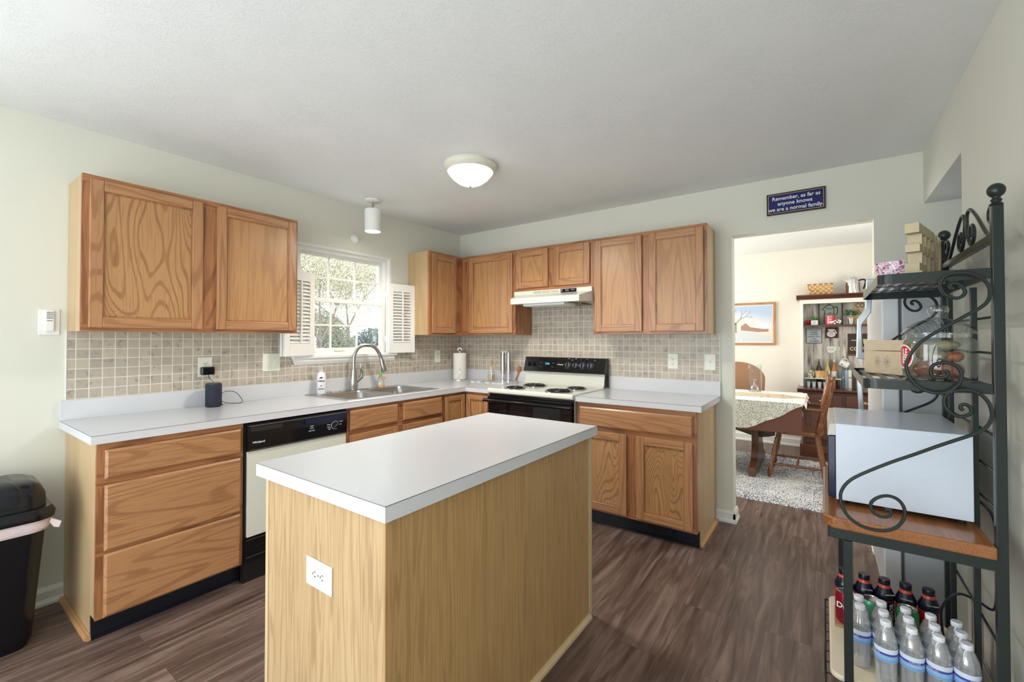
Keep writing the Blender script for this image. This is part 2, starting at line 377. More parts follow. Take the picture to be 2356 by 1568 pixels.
# ---------------- room shell ----------------
H = 2.452
def st(name, mb, m, **k): return mb.build(name, m, kind='structure', **k)
st('floor', MB().box(-.2, 4.6, -6.6, 3.2, -.05, 0), M['floor'])
st('ceiling', MB().box(-.2, 3.80, -6.6, .0, H, H+.1).box(3.6955, 4.6, -.8825, 0, 2.1397, 2.2), M['ceil'])
st('ceiling_dining', MB().box(-.2, 4.6, .12, 3.2, H, H+.1), M['ceil'])
WY0, WY1, WZ0, WZ1 = -1.815, -.93, 1.2, 2.068
st('wall_left', MB().box(-.15, 0, -6.6, WY0, 0, H).box(-.15, 0, WY1, .12, 0, H).box(-.15, 0, WY0, WY1, 0, WZ0).box(-.15, 0, WY0, WY1, WZ1, H), M['wall'])
DX0, DX1, DZ = 2.658, 3.464, 2.088
st('wall_back', MB().box(0, DX0, 0, .12, 0, H).box(DX0, DX1, 0, .12, DZ, H).box(DX1, 4.6, 0, .12, 0, H), M['wall'])
st('wall_right', MB().box(3.695, 3.80, -6.6, -.883, 0, H).box(3.695, 3.80, -.883, 0, 2.1407, H), M['wall'])
st('wall_alcove', MB().box(4.4, 4.5, -.98, 0, 0, 2.2).box(3.80, 4.4, -.98, -.883, 0, 2.2), M['wall'])
st('wall_front', MB().box(-.15, 3.8, -6.7, -6.6, 0, H), M['wall'])
st('wall_dining_back', MB().box(-.15, 4.6, 3.0, 3.1, 0, H), M['dwall'])
st('wall_dining_left', MB().box(-.15, 0, .12, 3.0, 0, H), M['dwall'])
st('wall_dining_right', MB().box(4.5, 4.6, .12, 3.0, 0, H), M['dwall'])
def bb_prof(t=.014, h=.085): return [(0,0), (t+.008,0), (t+.008,.012), (t,.03), (t,h-.018), (t*.4,h), (0,h)]
def baseboard(name, a, b, n, h=.085):
    """a,b: floor line points along the wall; n: outward normal"""
    mb = MB(); a, b, n = Vector(a+(0,)), Vector(b+(0,)), Vector(n+(0,))
    mb.prism([a+n*d+Vector((0,0,z)) for d, z in bb_prof(h=h)], b-a); return st(name, mb, M['trim'])
baseboard('baseboard_left', (0,-6.6), (0,-3.026), (1,0))
baseboard('baseboard_back', (2.545,0), (DX0+.014,0), (0,-1))
mb = MB()
for x, s in ((DX0, 1), (DX1, -1)):
    mb.prism([(x+s*d, -.014, z) for d, z in bb_prof()], (0, .148, 0))
st('baseboard_doorway', mb, M['trim'])
baseboard('baseboard_back_right', (DX1-.014,0), (3.72,0), (0,-1))
baseboard('baseboard_right', (3.695,-6.6), (3.695,-.883), (-1,0))
baseboard('baseboard_dining', (0,3.0), (4.5,3.0), (0,-1), h=.1)
# tiled splashback
st('trim_1', MB().box(0, .008, -3.026, WY0-.03, 1.012, 1.376).box(0, .008, WY0-.03, WY1+.03, 1.012, 1.145).box(0, .008, WY1+.03, 0, 1.012, 1.376), M['tile_a'])
st('trim_2', MB().box(.008, .925, -.008, 0, 1.012, 1.376).box(.925, 1.692, -.008, 0, .9, 1.66).box(1.692, 2.578, -.008, 0, 1.012, 1.376), M['tile_b'])
st('trim_3', MB().box(0, .0095, -3.0285, -3.026, 1.016, 1.38).box(2.578, 2.5805, -.0095, 0, 1.016, 1.376), M['trim'])

# ---------------- window ----------------
fx = -.06
mb = MB()
mb.box(-.15, -.002, WY0, WY0+.018, WZ0+.012, WZ1-.018).box(-.15, -.002, WY1-.018, WY1, WZ0+.012, WZ1-.018).box(-.15, -.002, WY0, WY1, WZ1-.018, WZ1).box(-.15, -.002, WY0, WY1, WZ0, WZ0+.012)
mb.box(-.12, -.03, WY0+.018, WY0+.045, WZ0+.03, WZ1-.045).box(-.12, -.03, WY1-.045, WY1-.018, WZ0+.03, WZ1-.045).box(-.12, -.03, WY0+.018, WY1-.018, WZ1-.045, WZ1-.018).box(-.12, -.03, WY0+.018, WY1-.018, WZ0+.012, WZ0+.03)
win = st('window_1', mb, M['white'])
def sash(name, x0, x1, z0, z1):
    y0, y1 = WY0+.045, WY1-.045; w = .032
    s = MB().box(x0, x1, y0, y0+w, z0, z1).box(x0, x1, y1-w, y1, z0, z1).box(x0, x1, y0+w, y1-w, z0, z0+w).box(x0, x1, y0+w, y1-w, z1-w*.8, z1).build(name, M['white'], win)
    iy0, iy1, iz0, iz1 = y0+w, y1-w, z0+w, z1-w*.8; xm = (x0+x1)/2
    g = MB()
    for k in (1, 2): yy = iy0+(iy1-iy0)*k/3; g.box(xm-.004, xm+.004, yy-.007, yy+.007, iz0, iz1)
    zz = (iz0+iz1)/2; g.box(xm-.0035, xm+.0035, iy0, iy1, zz-.007, zz+.007)
    g.build('grid', M['white'], s)
    MB().box(xm-.009, xm-.006, iy0, iy1, iz0, iz1).build('pane', M['pane'], s)
    return s
sash('upper_sash', -.105, -.075, 1.632, WZ1-.045)
lo = sash('lower_sash', -.07, -.04, WZ0+.03, 1.655)
MB().box(-.0398, -.030, -1.47, -1.38, 1.236, 1.246).build('sash_lift', M['bisq'], lo)
sill = MB().box(-.03, .05, WY0-.035, WY1+.035, 1.188, 1.21).build('sill', M['white'], win, bevel=.003)
MB().prism([(.008, WY0-.03, 1.188), (.032, WY0-.03, 1.188), (.03, WY0-.02, 1.165), (.012, WY0-.01, 1.14), (.008, WY0-.01, 1.14)], (0, WY1-WY0+.06-.02, 0)).build('apron', M['white'], win)

def shutter(label, hy, s, tilt):
    """bi-fold louvred shutter folded back beside the window; hy hinge y, s=+1 right / -1 left"""
    r = thing('louvred_shutter', label, 'shutter', (.012, hy, 1.21), 'folded louvred window shutters')
    w, hgt = .275, .62
    def leaf(x0, nm):
        f = MB().box(x0, x0+.02, 0, s*.045, 0, hgt).box(x0, x0+.02, s*(w-.045), s*w, 0, hgt).box(x0, x0+.02, s*.045, s*(w-.045), 0, .09).box(x0, x0+.02, s*.045, s*(w-.045), hgt-.07, hgt)
        f.bm.transform(Matrix.Translation(r.location)); f = f.build(nm, M['white'], r, bevel=.0015)
        lv = MB(); n = 17
        for i in range(n):
            z = .09+(hgt-.16)*(i+.5)/n
            lv.prism([(x0-.002, s*.045, z+.009), (x0+.002, s*.045, z+.012), (x0+.022, s*.045, z-.009), (x0+.018, s*.045, z-.012)], (0, s*(w-.09), 0))
        lv.bm.transform(Matrix.Translation(r.location)); lv.build('louvres', M['white'], f)
        return f
    leaf(.0, 'back_panel')
    f = leaf(.028, 'front_panel')
    q = MB().box(.052, .062, s*w*.5-.006, s*w*.5+.006, .1, hgt-.07); q.bm.transform(Matrix.Translation(r.location)); q.build('tilt_rod', M['white'], f)
    q = MB().sphere((.056, s*.022 if s > 0 else s*(w-.03), .3), .008, u=8, v=6); q.bm.transform(Matrix.Translation(r.location)); q.build('knob', M['white'], f)
    for z in (.1, .5):
        q = MB().box(-.008, .03, -.004 if s > 0 else 0, .0 if s > 0 else .004, z, z+.05); q.bm.transform(Matrix.Translation(r.location)); q.build('hinge', M['chrome'], r)
    r.rotation_euler = (0, 0, tilt)
    return r
shutter('white louvred shutter folded back on the right of the sink window', -.995, 1, -.12)
shutter('white louvred shutter on the left of the sink window, partly behind the oak wall cabinet', -1.71, -1, .28)

# ---------------- cabinet helpers ----------------
def pb(mb, pl, a0, a1, d0, d1, z0, z1, mi=0):
    if pl == 'A': mb.box(d0, d1, a0, a1, z0, z1, mi)
    else: mb.box(a0, a1, -d1, -d0, z0, z1, mi)
    return mb
def hz(pl): return M['oak_y'] if pl == 'A' else M['oak_x']
def fhz(pl): return M['fr_y'] if pl == 'A' else M['fr_x']
def door(par, pl, a0, a1, z0, z1, face, w=.052, panel='oakp', name='door', mats=None):
    mats = mats or [M['oak_z'], hz(pl)]
    mb = MB(); f0, f1 = face+.001, face+.019
    pb(mb, pl, a0, a0+w, f0, f1, z0, z1, 0); pb(mb, pl, a1-w, a1, f0, f1, z0, z1, 0)
    pb(mb, pl, a0+w, a1-w, f0, f1, z0, z0+w, 1); pb(mb, pl, a0+w, a1-w, f0, f1, z1-w, z1, 1)
    d = mb.build(name, mats, par, bevel=.0035)
    mb = MB(); pb(mb, pl, a0+w-.002, a1-w+.002, f0, face+.009, z0+w-.002, z1-w+.002)
    e = .006
    for (b0, b1, y0, y1) in ((a0+w, a0+w+e, z0+w, z1-w), (a1-w-e, a1-w, z0+w, z1-w), (a0+w+e, a1-w-e, z0+w, z0+w+e), (a0+w+e, a1-w-e, z1-w-e, z1-w)):
        pb(mb, pl, b0, b1, face+.009, face+.013, y0, y1, 1)
    mb.build('panel', [M[panel], M['fr_z']], d)
    return d
def drawer(par, pl, a0, a1, z0, z1, face, name='drawer_front', m=None):
    mb = MB(); e = .009; f0, f1 = face+.001, face+.02
    c = lambda a, d, z: (d, a, z) if pl == 'A' else (a, -d, z)
    mbv = []
    for d, k in ((f0, 0), (f1-.007, 0), (f1, e)):
        mbv.append([mb.bm.verts.new(c(a, d, z)) for a, z in ((a0+k, z0+k), (a1-k, z0+k), (a1-k, z1-k), (a0+k, z1-k))])
    for i in range(2):
        for k in range(4): mb._f([mbv[i][k], mbv[i][(k+1)%4], mbv[i+1][(k+1)%4], mbv[i+1][k]])
    mb._f(mbv[0][::-1]); mb._f(mbv[2])
    return mb.build(name, m or hz(pl), par)
def frame(par, pl, a0, a1, z0, z1, face, cuts, t=.019):
    """face frame: outer rectangle with openings (a0,a1,z0,z1) cut out; members meet as stiles and rails"""
    mb = MB(); xs = sorted({a0, a1, *[c for q in cuts for c in q[:2]]})
    zs = sorted({z0, z1, *[c for q in cuts for c in q[2:]]})
    for i in range(len(xs)-1):
        for j in range(len(zs)-1):
            cx, cz = (xs[i]+xs[i+1])/2, (zs[j]+zs[j+1])/2
            if any(q[0] < cx < q[1] and q[2] < cz < q[3] for q in cuts): continue
            vert = any(q[2] < cz < q[3] for q in cuts)
            pb(mb, pl, xs[i], xs[i+1], face-t, face, zs[j], zs[j+1], 0 if vert else 1)
    bmesh.ops.remove_doubles(mb.bm, verts=mb.bm.verts[:], dist=1e-5)
    return mb.build('face_frame', [M['fr_z'], fhz(pl)], par)
def carcass(par, pl, a0, a1, z0, z1, depth, ends='', toe=False, m='skin'):
    mb = MB(); pb(mb, pl, a0+.001, a1-.001, .002, depth-.019, z0, z1)
    return mb.build('body', M[m], par)

UF = .283   # face of the wall-cabinet frames
def upper(label, pl, a0, a1, z0, z1, doors, grp='oak wall cabinets', side='skin', panels=('oakp2',)):
    loc = (0, (a0+a1)/2, z0) if pl == 'A' else ((a0+a1)/2, 0, z0)
    r = thing('wall_cabinet', label, 'cabinet', loc, grp)
    carcass(r, pl, a0, a1, z0, z1, UF, m=side)
    w = .04
    frame(r, pl, a0, a1, z0, z1, UF, [(d[0]+.012, d[1]-.012, z0+w, z1-w) for d in doors])
    for i, d in enumerate(doors): door(r, pl, d[0], d[1], d[2], d[3], UF, panel=panels[i % len(panels)])
    return r
upper('wide two-door oak wall cabinet on the window wall, left of the sink window', 'A', -3.026, -1.957, 1.372, 2.14, [(-3.0, -2.52, 1.39, 2.118), (-2.448, -1.972, 1.39, 2.118)], panels=('oakp', 'oakp2'))
upper('single-door oak wall cabinet between the sink window and the corner', 'A', -.732, -.284, 1.372, 2.14, [(-.702, -.385, 1.39, 2.118)])
upper('single-door oak wall cabinet left of the range hood, in the corner', 'B', .002, .925, 1.372, 2.14, [(.385, .9, 1.39, 2.118)], side='fr_z')
upper('short two-door oak wall cabinet above the range hood', 'B', .926, 1.690, 1.757, 2.14, [(.945, 1.276, 1.785, 2.118), (1.332, 1.666, 1.785, 2.118)])
upper('two-door oak wall cabinet right of the range hood', 'B', 1.691, 2.546, 1.372, 2.14, [(1.713, 2.092, 1.39, 2.118), (2.146, 2.526, 1.39, 2.118)], panels=('oakp2', 'oakp2'))

# ---------------- base cabinets ----------------
BF = .61
def base(name, label, pl, a0, a1, cuts, endside=None):
    loc = (0, (a0+a1)/2, 0) if pl == 'A' else ((a0+a1)/2, 0, 0)
    r = thing(name, label, 'cabinet', loc, 'oak base cabinets')
    mb = MB()
    if 'sink' in name:
        for q in ((a0+.001, a0+.016, .002, BF-.019, .105, .874), (a1-.016, a1-.001, .002, BF-.019, .105, .874), (a0+.016, a1-.016, .002, .012, .105, .874), (a0+.016, a1-.016, .012, BF-.019, .105, .12)): pb(mb, pl, *q)
    else: pb(mb, pl, a0+.001, a1-.001, .002, BF-.019, .105, .874)
    pb(mb, pl, a0+.001, a1-.001, .002, BF-.08, 0, .105)
    mb.build('body', M['skin'], r)
    if cuts is not None: frame(r, pl, a0, a1, .105, .875, BF, cuts)
    mb = MB(); pb(mb, pl, a0, a1, BF-.08, BF-.062, 0, .104)
    pb(mb, pl, a0, a1, BF-.062, BF-.056, 0, .012)
    mb.build('toe_kick', M['toe'], r)
    return r
r = base('drawer_base_cabinet', 'oak base cabinet with three wide drawers at the left end of the worktop', 'A', -3.026, -2.432, [(-2.99, -2.46, .74, .84), (-2.99, -2.46, .44, .68), (-2.99, -2.46, .135, .38)])
for z0, z1 in ((.716, .845), (.402, .69), (.112, .388)): drawer(r, 'A', -3.001, -2.448, z0, z1, BF, 'drawer')
MB().box(.002, BF-.062, -3.040, -3.026, 0, .018).prism([(.002,-3.026,0), (.002,-3.046,0), (.002,-3.044,.010), (.002,-3.036,.017), (.002,-3.026,.02)], (BF-.075, 0, 0)).build('shoe_moulding', M['shoe'], r)
r = base('sink_base_cabinet', 'oak base cabinet under the sink with two false drawers and two doors', 'A', -1.797, -.893, [(-1.76, -1.38, .74, .84), (-1.31, -.92, .74, .84), (-1.76, -1.38, .14, .67), (-1.31, -.92, .14, .67)])
for a0, a1 in ((-1.775, -1.372), (-1.320, -.913)):
    drawer(r, 'A', a0, a1, .722, .855, BF); door(r, 'A', a0, a1, .118, .690, BF)
r = thing('corner_base_cabinet', 'oak corner base cabinet with a folding two-part door beside the range', 'cabinet', (.3, -.3, 0), 'oak base cabinets')
MB().box(.002, .56, -.891, -.002, .105, .874).box(.56, .893, -.56, -.002, .105, .874).box(.002, .5, -.891, -.002, 0, .105).box(.5, .893, -.5, -.002, 0, .105).build('body', M['skin'], r)
MB().box(.57, .61, -.891, -.873, .105, .875, 0).box(.57, .61, -.873, -.57, .855, .875, 1).box(.876, .894, -.61, -.57, .105, .875, 0).box(.57, .876, -.61, -.57, .855, .875, 1).build('face_frame', [M['fr_z'], M['fr_y']], r)
door(r, 'A', -.871, -.628, .118, .852, BF, w=.045); door(r, 'B', .638, .876, .118, .852, BF, w=.045)
MB().box(.53, .548, -.891, -.548, 0, .104).box(.548, .893, -.548, -.53, 0, .104).build('toe_kick', M['toe'], r)
r = base('two_door_base_cabinet', 'oak base cabinet with one drawer over two doors, right of the range', 'B', 1.712, 2.546, [(1.75, 2.51, .74, .83), (1.75, 2.08, .14, .66), (2.17, 2.51, .14, .66)])
drawer(r, 'B', 1.735, 2.525, .708, .842, BF, 'drawer'); door(r, 'B', 1.735, 2.092, .122, .676, BF, panel='oakp'); door(r, 'B', 2.162, 2.525, .122, .676, BF, panel='oakp')
MB().prism([(2.546,0,0), (2.566,0,0), (2.564,0,.010), (2.556,0,.017), (2.546,0,.02)], (0, -(BF-.075), 0)).build('shoe_moulding', M['shoe'], r)

# ---------------- worktops ----------------
def seam(par, pts):
    mb = MB()
    for (a, b) in zip(pts[:-1], pts[1:]):
        x0, x1 = sorted((a[0], b[0])); y0, y1 = sorted((a[1], b[1])); e = .0004
        mb.box(x0-e, x1+e, y0-e, y1+e, .9122, .9144)
    mb.build('edge_seam', M['seam'], par)
SX0, SX1, SY0, SY1 = .075, .555, -1.735, -.925     # sink cut-out
r = thing('worktop', 'white laminate L-shaped worktop with the sink set into it', 'worktop', (.3, -1.7, .876))
MB().box(.001, .635, -3.05, SY0, .876, .914).box(.001, SX0, SY0, SY1, .876, .914).box(SX1, .635, SY0, SY1, .876, .914).box(.001, .635, SY1, -.635, .876, .914).box(.001, .903, -.635, -.001, .876, .914).build('slab', M['lam'], r)
MB().box(.001, .02, -3.05, -.02, .914, 1.016).box(.001, .903, -.02, -.001, .914, 1.016).build('backsplash_strip', M['lam'], r, bevel=.001)
seam(r, [(.001,-3.05), (.635,-3.05), (.635,-.635), (.903,-.635)])
r = thing('worktop', 'short white laminate worktop right of the range', 'worktop', (2.1, -.3, .876))
MB().box(1.706, 2.58, -.635, -.001, .876, .914).build('slab', M['lam'], r)
MB().box(1.72, 2.58, -.02, -.001, .914, 1.016).build('backsplash_strip', M['lam'], r, bevel=.001)
seam(r, [(1.706,-.635), (2.58,-.635), (2.58,-.001)])

# ---------------- island ----------------
IX0, IX1, IY0, IY1 = 1.636, 2.309, -2.831, -1.572
r = thing('kitchen_island', 'oak-panelled kitchen island with a white laminate top', 'island', ((IX0+IX1)/2, (IY0+IY1)/2, 0))
MB().box(IX0, IX1, IY0, IY1, .872, .914).build('top', M['lam'], r)
seam(r, [(IX0,IY0), (IX1,IY0), (IX1,IY1)])
bx0, bx1, by0, by1 = 1.668, 2.276, -2.803, -1.600
MB().box(bx0, bx1-.006, by0+.006, by1, 0, .872).build('body', M['skin'], r)
MB().box(bx0, bx1-.006, by0, by0+.006, 0, .872).build('end_panel', M['island'], r)
MB().box(bx1-.006, bx1, by0, by1, 0, .872).build('side_panel', M['island2'], r)
MB().box(bx0-.02, bx0-.002, by0-.001, by1, .0, .872).build('face_frame', M['pale'], r)
MB().box(bx1-.02, bx1+.002, by1, by1+.03, 0, .872).build('corner_strip', M['pale'], r)
MB().prism([(bx1,by0,0), (bx1+.019,by0,0), (bx1+.017,by0,.011), (bx1+.009,by0,.018), (bx1,by0,.020)], (0, by1-by0, 0)).build('shoe_moulding', M['pale'], r)

# ---------------- outlets and switches ----------------
def plate(label, cat, name, pos, n, right, w, h, kind, cols=1):
    """wall plate with receptacles/toggles; n outward normal, right = plate's horizontal"""
    o = thing(name, label, cat, pos)
    n, rt = Vector(n), Vector(right); up = n.cross(rt)*1.0
    if kind != 'side': up = Vector((0,0,1))
    p = Vector(pos)
    def bx(mb, u0, u1, v0, v1, d0, d1, mi=0):
        pts = [p+rt*u+up*v+n*d0 for u, v in ((u0,v0),(u1,v0),(u1,v1),(u0,v1))]; mb.prism(pts, n*(d1-d0), mi); return mb
    bx(MB(), -w/2, w/2, -h/2, h/2, .0, .005).build('cover_plate', M['plast'], o, bevel=.002)
    if kind == 'outlet' or kind == 'side':
        for s in (-1, 1):
            cu, cv = (0, s*.0195) if kind == 'outlet' else (s*.0195, 0)
            f = bx(MB(), cu-.0165, cu+.0165, cv-.0135, cv+.0135, .005, .0062).build('receptacle', M['plast'], o, bevel=.001)
            mb = MB()
            if kind == 'outlet':
                bx(mb, cu-.008, cu-.0055, cv-.001, cv+.008, .0062, .0066); bx(mb, cu+.0055, cu+.008, cv-.001, cv+.007, .0062, .0066); bx(mb, cu-.0025, cu+.0025, cv-.0095, cv-.005, .0062, .0066)
            else:
                bx(mb, cu-.001, cu+.008, cv-.008, cv-.0055, .0062, .0066); bx(mb, cu-.001, cu+.007, cv+.0055, cv+.008, .0062, .0066); bx(mb, cu-.0095, cu-.005, cv-.0025, cv+.0025, .0062, .0066)
            mb.build('slots', M['dark'], f)
        bx(MB(), -.002, .002, -.002, .002, .005, .0064).build('screw', M['nickel'], o)
    else:
        for c in range(cols):
            cu = (c-(cols-1)/2)*.046
            f = bx(MB(), cu-.005, cu+.005, -.012, .012, .005, .007).build('toggle_surround', M['plast'], o)
            q = MB(); q.prism([p+rt*(cu-.0035)+up*a+n*b for a, b in ((-.004,.006),(.004,.006),(.012,.017),(.006,.018))], rt*.007); q.build('toggle', M['plast'], f)
            for v in (-.04, .04): bx(MB(), cu-.002, cu+.002, v-.002, v+.002, .005, .0062).build('screw', M['nickel'], o)
    return o
plate('almond wall outlet left of the double switch, with a black adapter in it', 'outlet', 'wall_outlet', (.008, -2.401, 1.157), (1,0,0), (0,1,0), .078, .123, 'outlet')
plate('almond double light switch left of the sink window', 'light switch', 'light_switch', (.008, -1.992, 1.169), (1,0,0), (0,1,0), .122, .123, 'switch', 2)
plate('almond wall outlet between the right shutter and the corner', 'outlet', 'wall_outlet', (.008, -.352, 1.160), (1,0,0), (0,1,0), .078, .12, 'outlet')
plate('almond wall outlet behind the two pepper mills', 'outlet', 'wall_outlet', (.598, -.008, 1.158), (0,-1,0), (1,0,0), .078, .12, 'outlet')
plate('almond wall outlet on the tiles right of the range', 'outlet', 'wall_outlet', (2.238, -.008, 1.160), (0,-1,0), (1,0,0), .078, .118, 'outlet')
plate('almond single light switch at the right end of the tiles', 'light switch', 'light_switch', (2.509, -.008, 1.161), (0,-1,0), (1,0,0), .076, .12, 'switch', 1)
plate('almond outlet mounted sideways on the end of the island', 'outlet', 'wall_outlet', (1.975, by0, .630), (0,-1,0), (1,0,0), .134, .084, 'side')
o = thing('fan_remote', 'white fan remote control in its square wall holder on the left wall', 'remote control', (0, -3.09, 1.42))
MB().box(0, .006, -3.128, -3.052, 1.354, 1.484).build('holder_plate', M['white'], o, bevel=.002)
rm = MB().box(.006, .022, -3.106, -3.074, 1.372, 1.478).build('handset', M['white'], o, bevel=.004)
mb = MB()
for k in range(4): mb.box(.022, .0235, -3.102, -3.078, 1.436+k*.0095, 1.442+k*.0095)
mb.build('buttons', P('grey_keys', rgb(150,156,162), .5), rm)
MB().box(.022, .0232, -3.1, -3.08, 1.424, 1.428).build('badge', P('grey_badge', rgb(120,126,132), .5), rm)
o = thing('smoke_detector', 'small round white detector on the wall above the sink window', 'detector', (0, -1.317, 2.17))
MB().lathe([(.036,0), (.036,.012), (.03,.02)], (0,-1.317,2.17), axis='x').build('base', M['white'], o, smooth=True)
MB().lathe([(.026,.02), (.026,.028), (.018,.034), (.0,.035)], (0,-1.317,2.168), axis='x').build('cap', M['white'], o, smooth=True)

# sign over the doorway
o = thing('wall_sign', 'navy wall sign with a gold border and white lettering above the doorway', 'sign', (3.052, 0, 2.264))
MB().box(2.885, 3.220, -.018, 0, 2.193, 2.338).build('board', P('sign_black_navy', rgb(6,8,24), .35), o)
MB().box(2.895, 3.210, -.0185, -.018, 2.203, 2.328).build('field', P('sign_navy', rgb(10,22,96), .35), o)
g = P('sign_gold', rgb(206,164,98), .4)
mb = MB()
for a in ((2.893,3.212,2.3265,2.3295), (2.893,3.212,2.2015,2.2045), (2.893,2.896,2.2015,2.3295), (3.209,3.212,2.2015,2.3295)): mb.box(a[0], a[1], -.0192, -.0184, a[2], a[3])
mb.build('gold_border', g, o)
for body, z, x, sx in (('Remember, as far as', 2.300, 3.055, .96), ('anyone knows', 2.264, 3.05, .98), ('we are a normal family.', 2.226, 3.053, .95)):
    text('lettering', body, .035, M['white'], o, (x, -.0192, z), (0,-1,0), (1,0,0), bold=.00045, sx=sx)

# ---------------- lamps ----------------
o = thing('ceiling_lamp', 'lit round flush ceiling lamp with a frosted glass bowl', 'lamp', (1.36, -1.41, H))
MB().lathe([(.168,H), (.172,H-.012), (.168,H-.026), (.152,H-.04), (.146,H-.048), (.12,H-.048)], (1.36,-1.41,0), 40).build('rim', P('lamp_rim_cream', rgb(214,212,196), .4), o, smooth=True)
m, nt, b, N, L = new('lit_frosted_glass'); b.inputs['Base Color'].default_value = (1,.98,.93,1); b.inputs['Emission Color'].default_value = (1,.93,.80,1); b.inputs['Emission Strength'].default_value = 2.4; b.inputs['Roughness'].default_value = .3
MB().lathe([(.147,H-.046), (.140,H-.058), (.115,H-.088), (.08,H-.115), (.04,H-.132), (.0005,H-.137)], (1.36,-1.41,0), 40).build('glass_bowl', m, o, smooth=True)
MB().lathe([(.009,H-.134), (.009,H-.142), (.005,H-.146)], (1.36,-1.41,0), 12).build('finial', M['nickel'], o)
l = bpy.data.lights.new('ceiling_bulb', 'SPOT'); l.energy = 58; l.color = (1,.93,.84); l.spot_size = 2.95; l.spot_blend = .6; l.shadow_soft_size = .13; lo_ = bpy.data.objects.new('ceiling_bulb', l); COL.objects.link(lo_); lo_.location = (1.36,-1.41,H-.16)
o = thing('spot_lamp', 'white cylinder spot lamp hanging over the sink', 'lamp', (.25, -1.32, H))
MB().lathe([(.062,H), (.062,H-.008), (.05,H-.016), (.012,H-.02)], (.25,-1.32,0)).build('canopy', M['white'], o, smooth=True)
MB().lathe([(.009,H-.018), (.009,H-.075)], (.25,-1.32,0), 12).build('stem', M['nickel'], o)
MB().lathe([(.055,H-.075), (.0645,H-.082), (.0645,H-.255), (.060,H-.255), (.058,H-.245)], (.25,-1.32,0), 32, cap=False).lathe([(.0,H-.0751),(.056,H-.0751)], (.25,-1.32,0), 32, cap=False).build('shade', M['white'], o, smooth=True)
m, nt, b, N, L = new('lit_bulb_face'); b.inputs['Emission Color'].default_value = (1,.9,.75,1); b.inputs['Emission Strength'].default_value = 9
MB().lathe([(.0,H-.246), (.058,H-.247)], (.25,-1.32,0), 32, cap=False).build('bulb', m, o)
l = bpy.data.lights.new('spot_bulb', 'SPOT'); l.energy = 12; l.color = (1,.85,.66); l.spot_size = 2.3; l.spot_blend = .8; l.shadow_soft_size = .05; lo_ = bpy.data.objects.new('spot_bulb', l); COL.objects.link(lo_); lo_.location = (.25,-1.32,H-.26)
# ---------------- range hood ----------------
r = thing('range_hood', 'bisque range hood over the black and bisque range', 'range hood', (1.31, -.25, 1.757))
xa, xb = .928, 1.689
mb = MB(); V = mb.bm.verts.new
sec = [(-.004, 1.757, 0), (-.305, 1.757, 0), (-.305, 1.722, 0), (-.455, 1.682, 1), (-.46, 1.676, 1), (-.46, 1.632, 1), (-.45, 1.630, 1), (-.30, 1.640, 0), (-.004, 1.640, 0)]
La = [V((xa+(.068 if t else 0), y, z)) for y, z, t in sec]; Lb = [V((xb-(.036 if t else 0), y, z)) for y, z, t in sec]
n = len(sec)
for i in range(n): mb._f([La[i], La[(i+1)%n], Lb[(i+1)%n], Lb[i]])
mb._f(La[::-1]); mb._f(Lb); mb.build('housing', M['bisq'], r, bevel=.002)
for k in range(3):
    mb = MB(); x0 = 1.135+k*.088
    for j in range(4): mb.box(x0, x0+.078, -.3062, -.305, 1.728+j*.006, 1.7305+j*.006)
    mb.build('vent_slots', P('vent_shadow', rgb(150,148,130), .5), r)
q = MB().box(1.405, 1.552, -.3085, -.305, 1.723, 1.753).build('switch_panel', M['black'], r, bevel=.001)
mb = MB()
for x in (1.416, 1.455, 1.473): mb.box(x, x+.005, -.312, -.3085, 1.733, 1.746)
mb.build('rocker_switch', M['ink'], q)
text('lettering', 'VENT FAN', .008, M['ink'], q, (1.52,-.3087,1.741), (0,-1,0), (1,0,0))
MB().box(1.1, 1.5, -.42, -.22, 1.612, 1.636).build('lamp_cover', P('hood_lamp_cover', rgb(225,232,228), .3), r, bevel=.006)
MB().box(1.15, 1.55, -.21, -.05, 1.628, 1.641).build('grease_filter', P('filter_mesh', rgb(150,126,88), .4, .6, noise=.3, nscale=200), r)

# ---------------- range ----------------
r = thing('electric_range', 'bisque and black electric coil range with a tall control panel', 'range', (1.31, -.33, 0))
x0, x1 = .907, 1.703
MB().box(x0+.004, x1-.004, -.635, -.012, .03, .905).build('body', M['bisq'], r)
mb = MB(); mb.prism([(x0,-.66,.885), (x0,-.672,.893), (x0,-.672,.915), (x0,-.660,.927), (x0,-.63,.922), (x0,-.14,.922), (x0,-.115,.93), (x0,-.10,.95), (x0,-.085,1.045), (x0,-.012,1.045), (x0,-.012,.885)], (x1-x0, 0, 0))
mb.build('cooktop', M['bisq'], r, bevel=.005)
pan = MB(); pan.prism([(x0-.006,-.118,1.038), (x0-.006,-.075,1.168), (x0-.006,-.02,1.168), (x0-.006,-.02,1.038)], (x1-x0+.012, 0, 0))
pan = pan.build('control_panel', M['black'], r, bevel=.003)
MB().prism([(x1+.0005,-.10,.925), (x1+.0005,-.09,1.038), (x1+.0005,-.02,1.038), (x1+.0005,-.02,.925)], (.004, 0, 0)).build('side_cover', M['blackm'], r)
pn = Vector((0, -.130, .043)).normalized()   # panel face normal
def onp(x, t): return Vector((x, -.118+.043*t, 1.038+.130*t))
face = M['ink']
grey = P('knob_grey', rgb(96,100,108), .3)
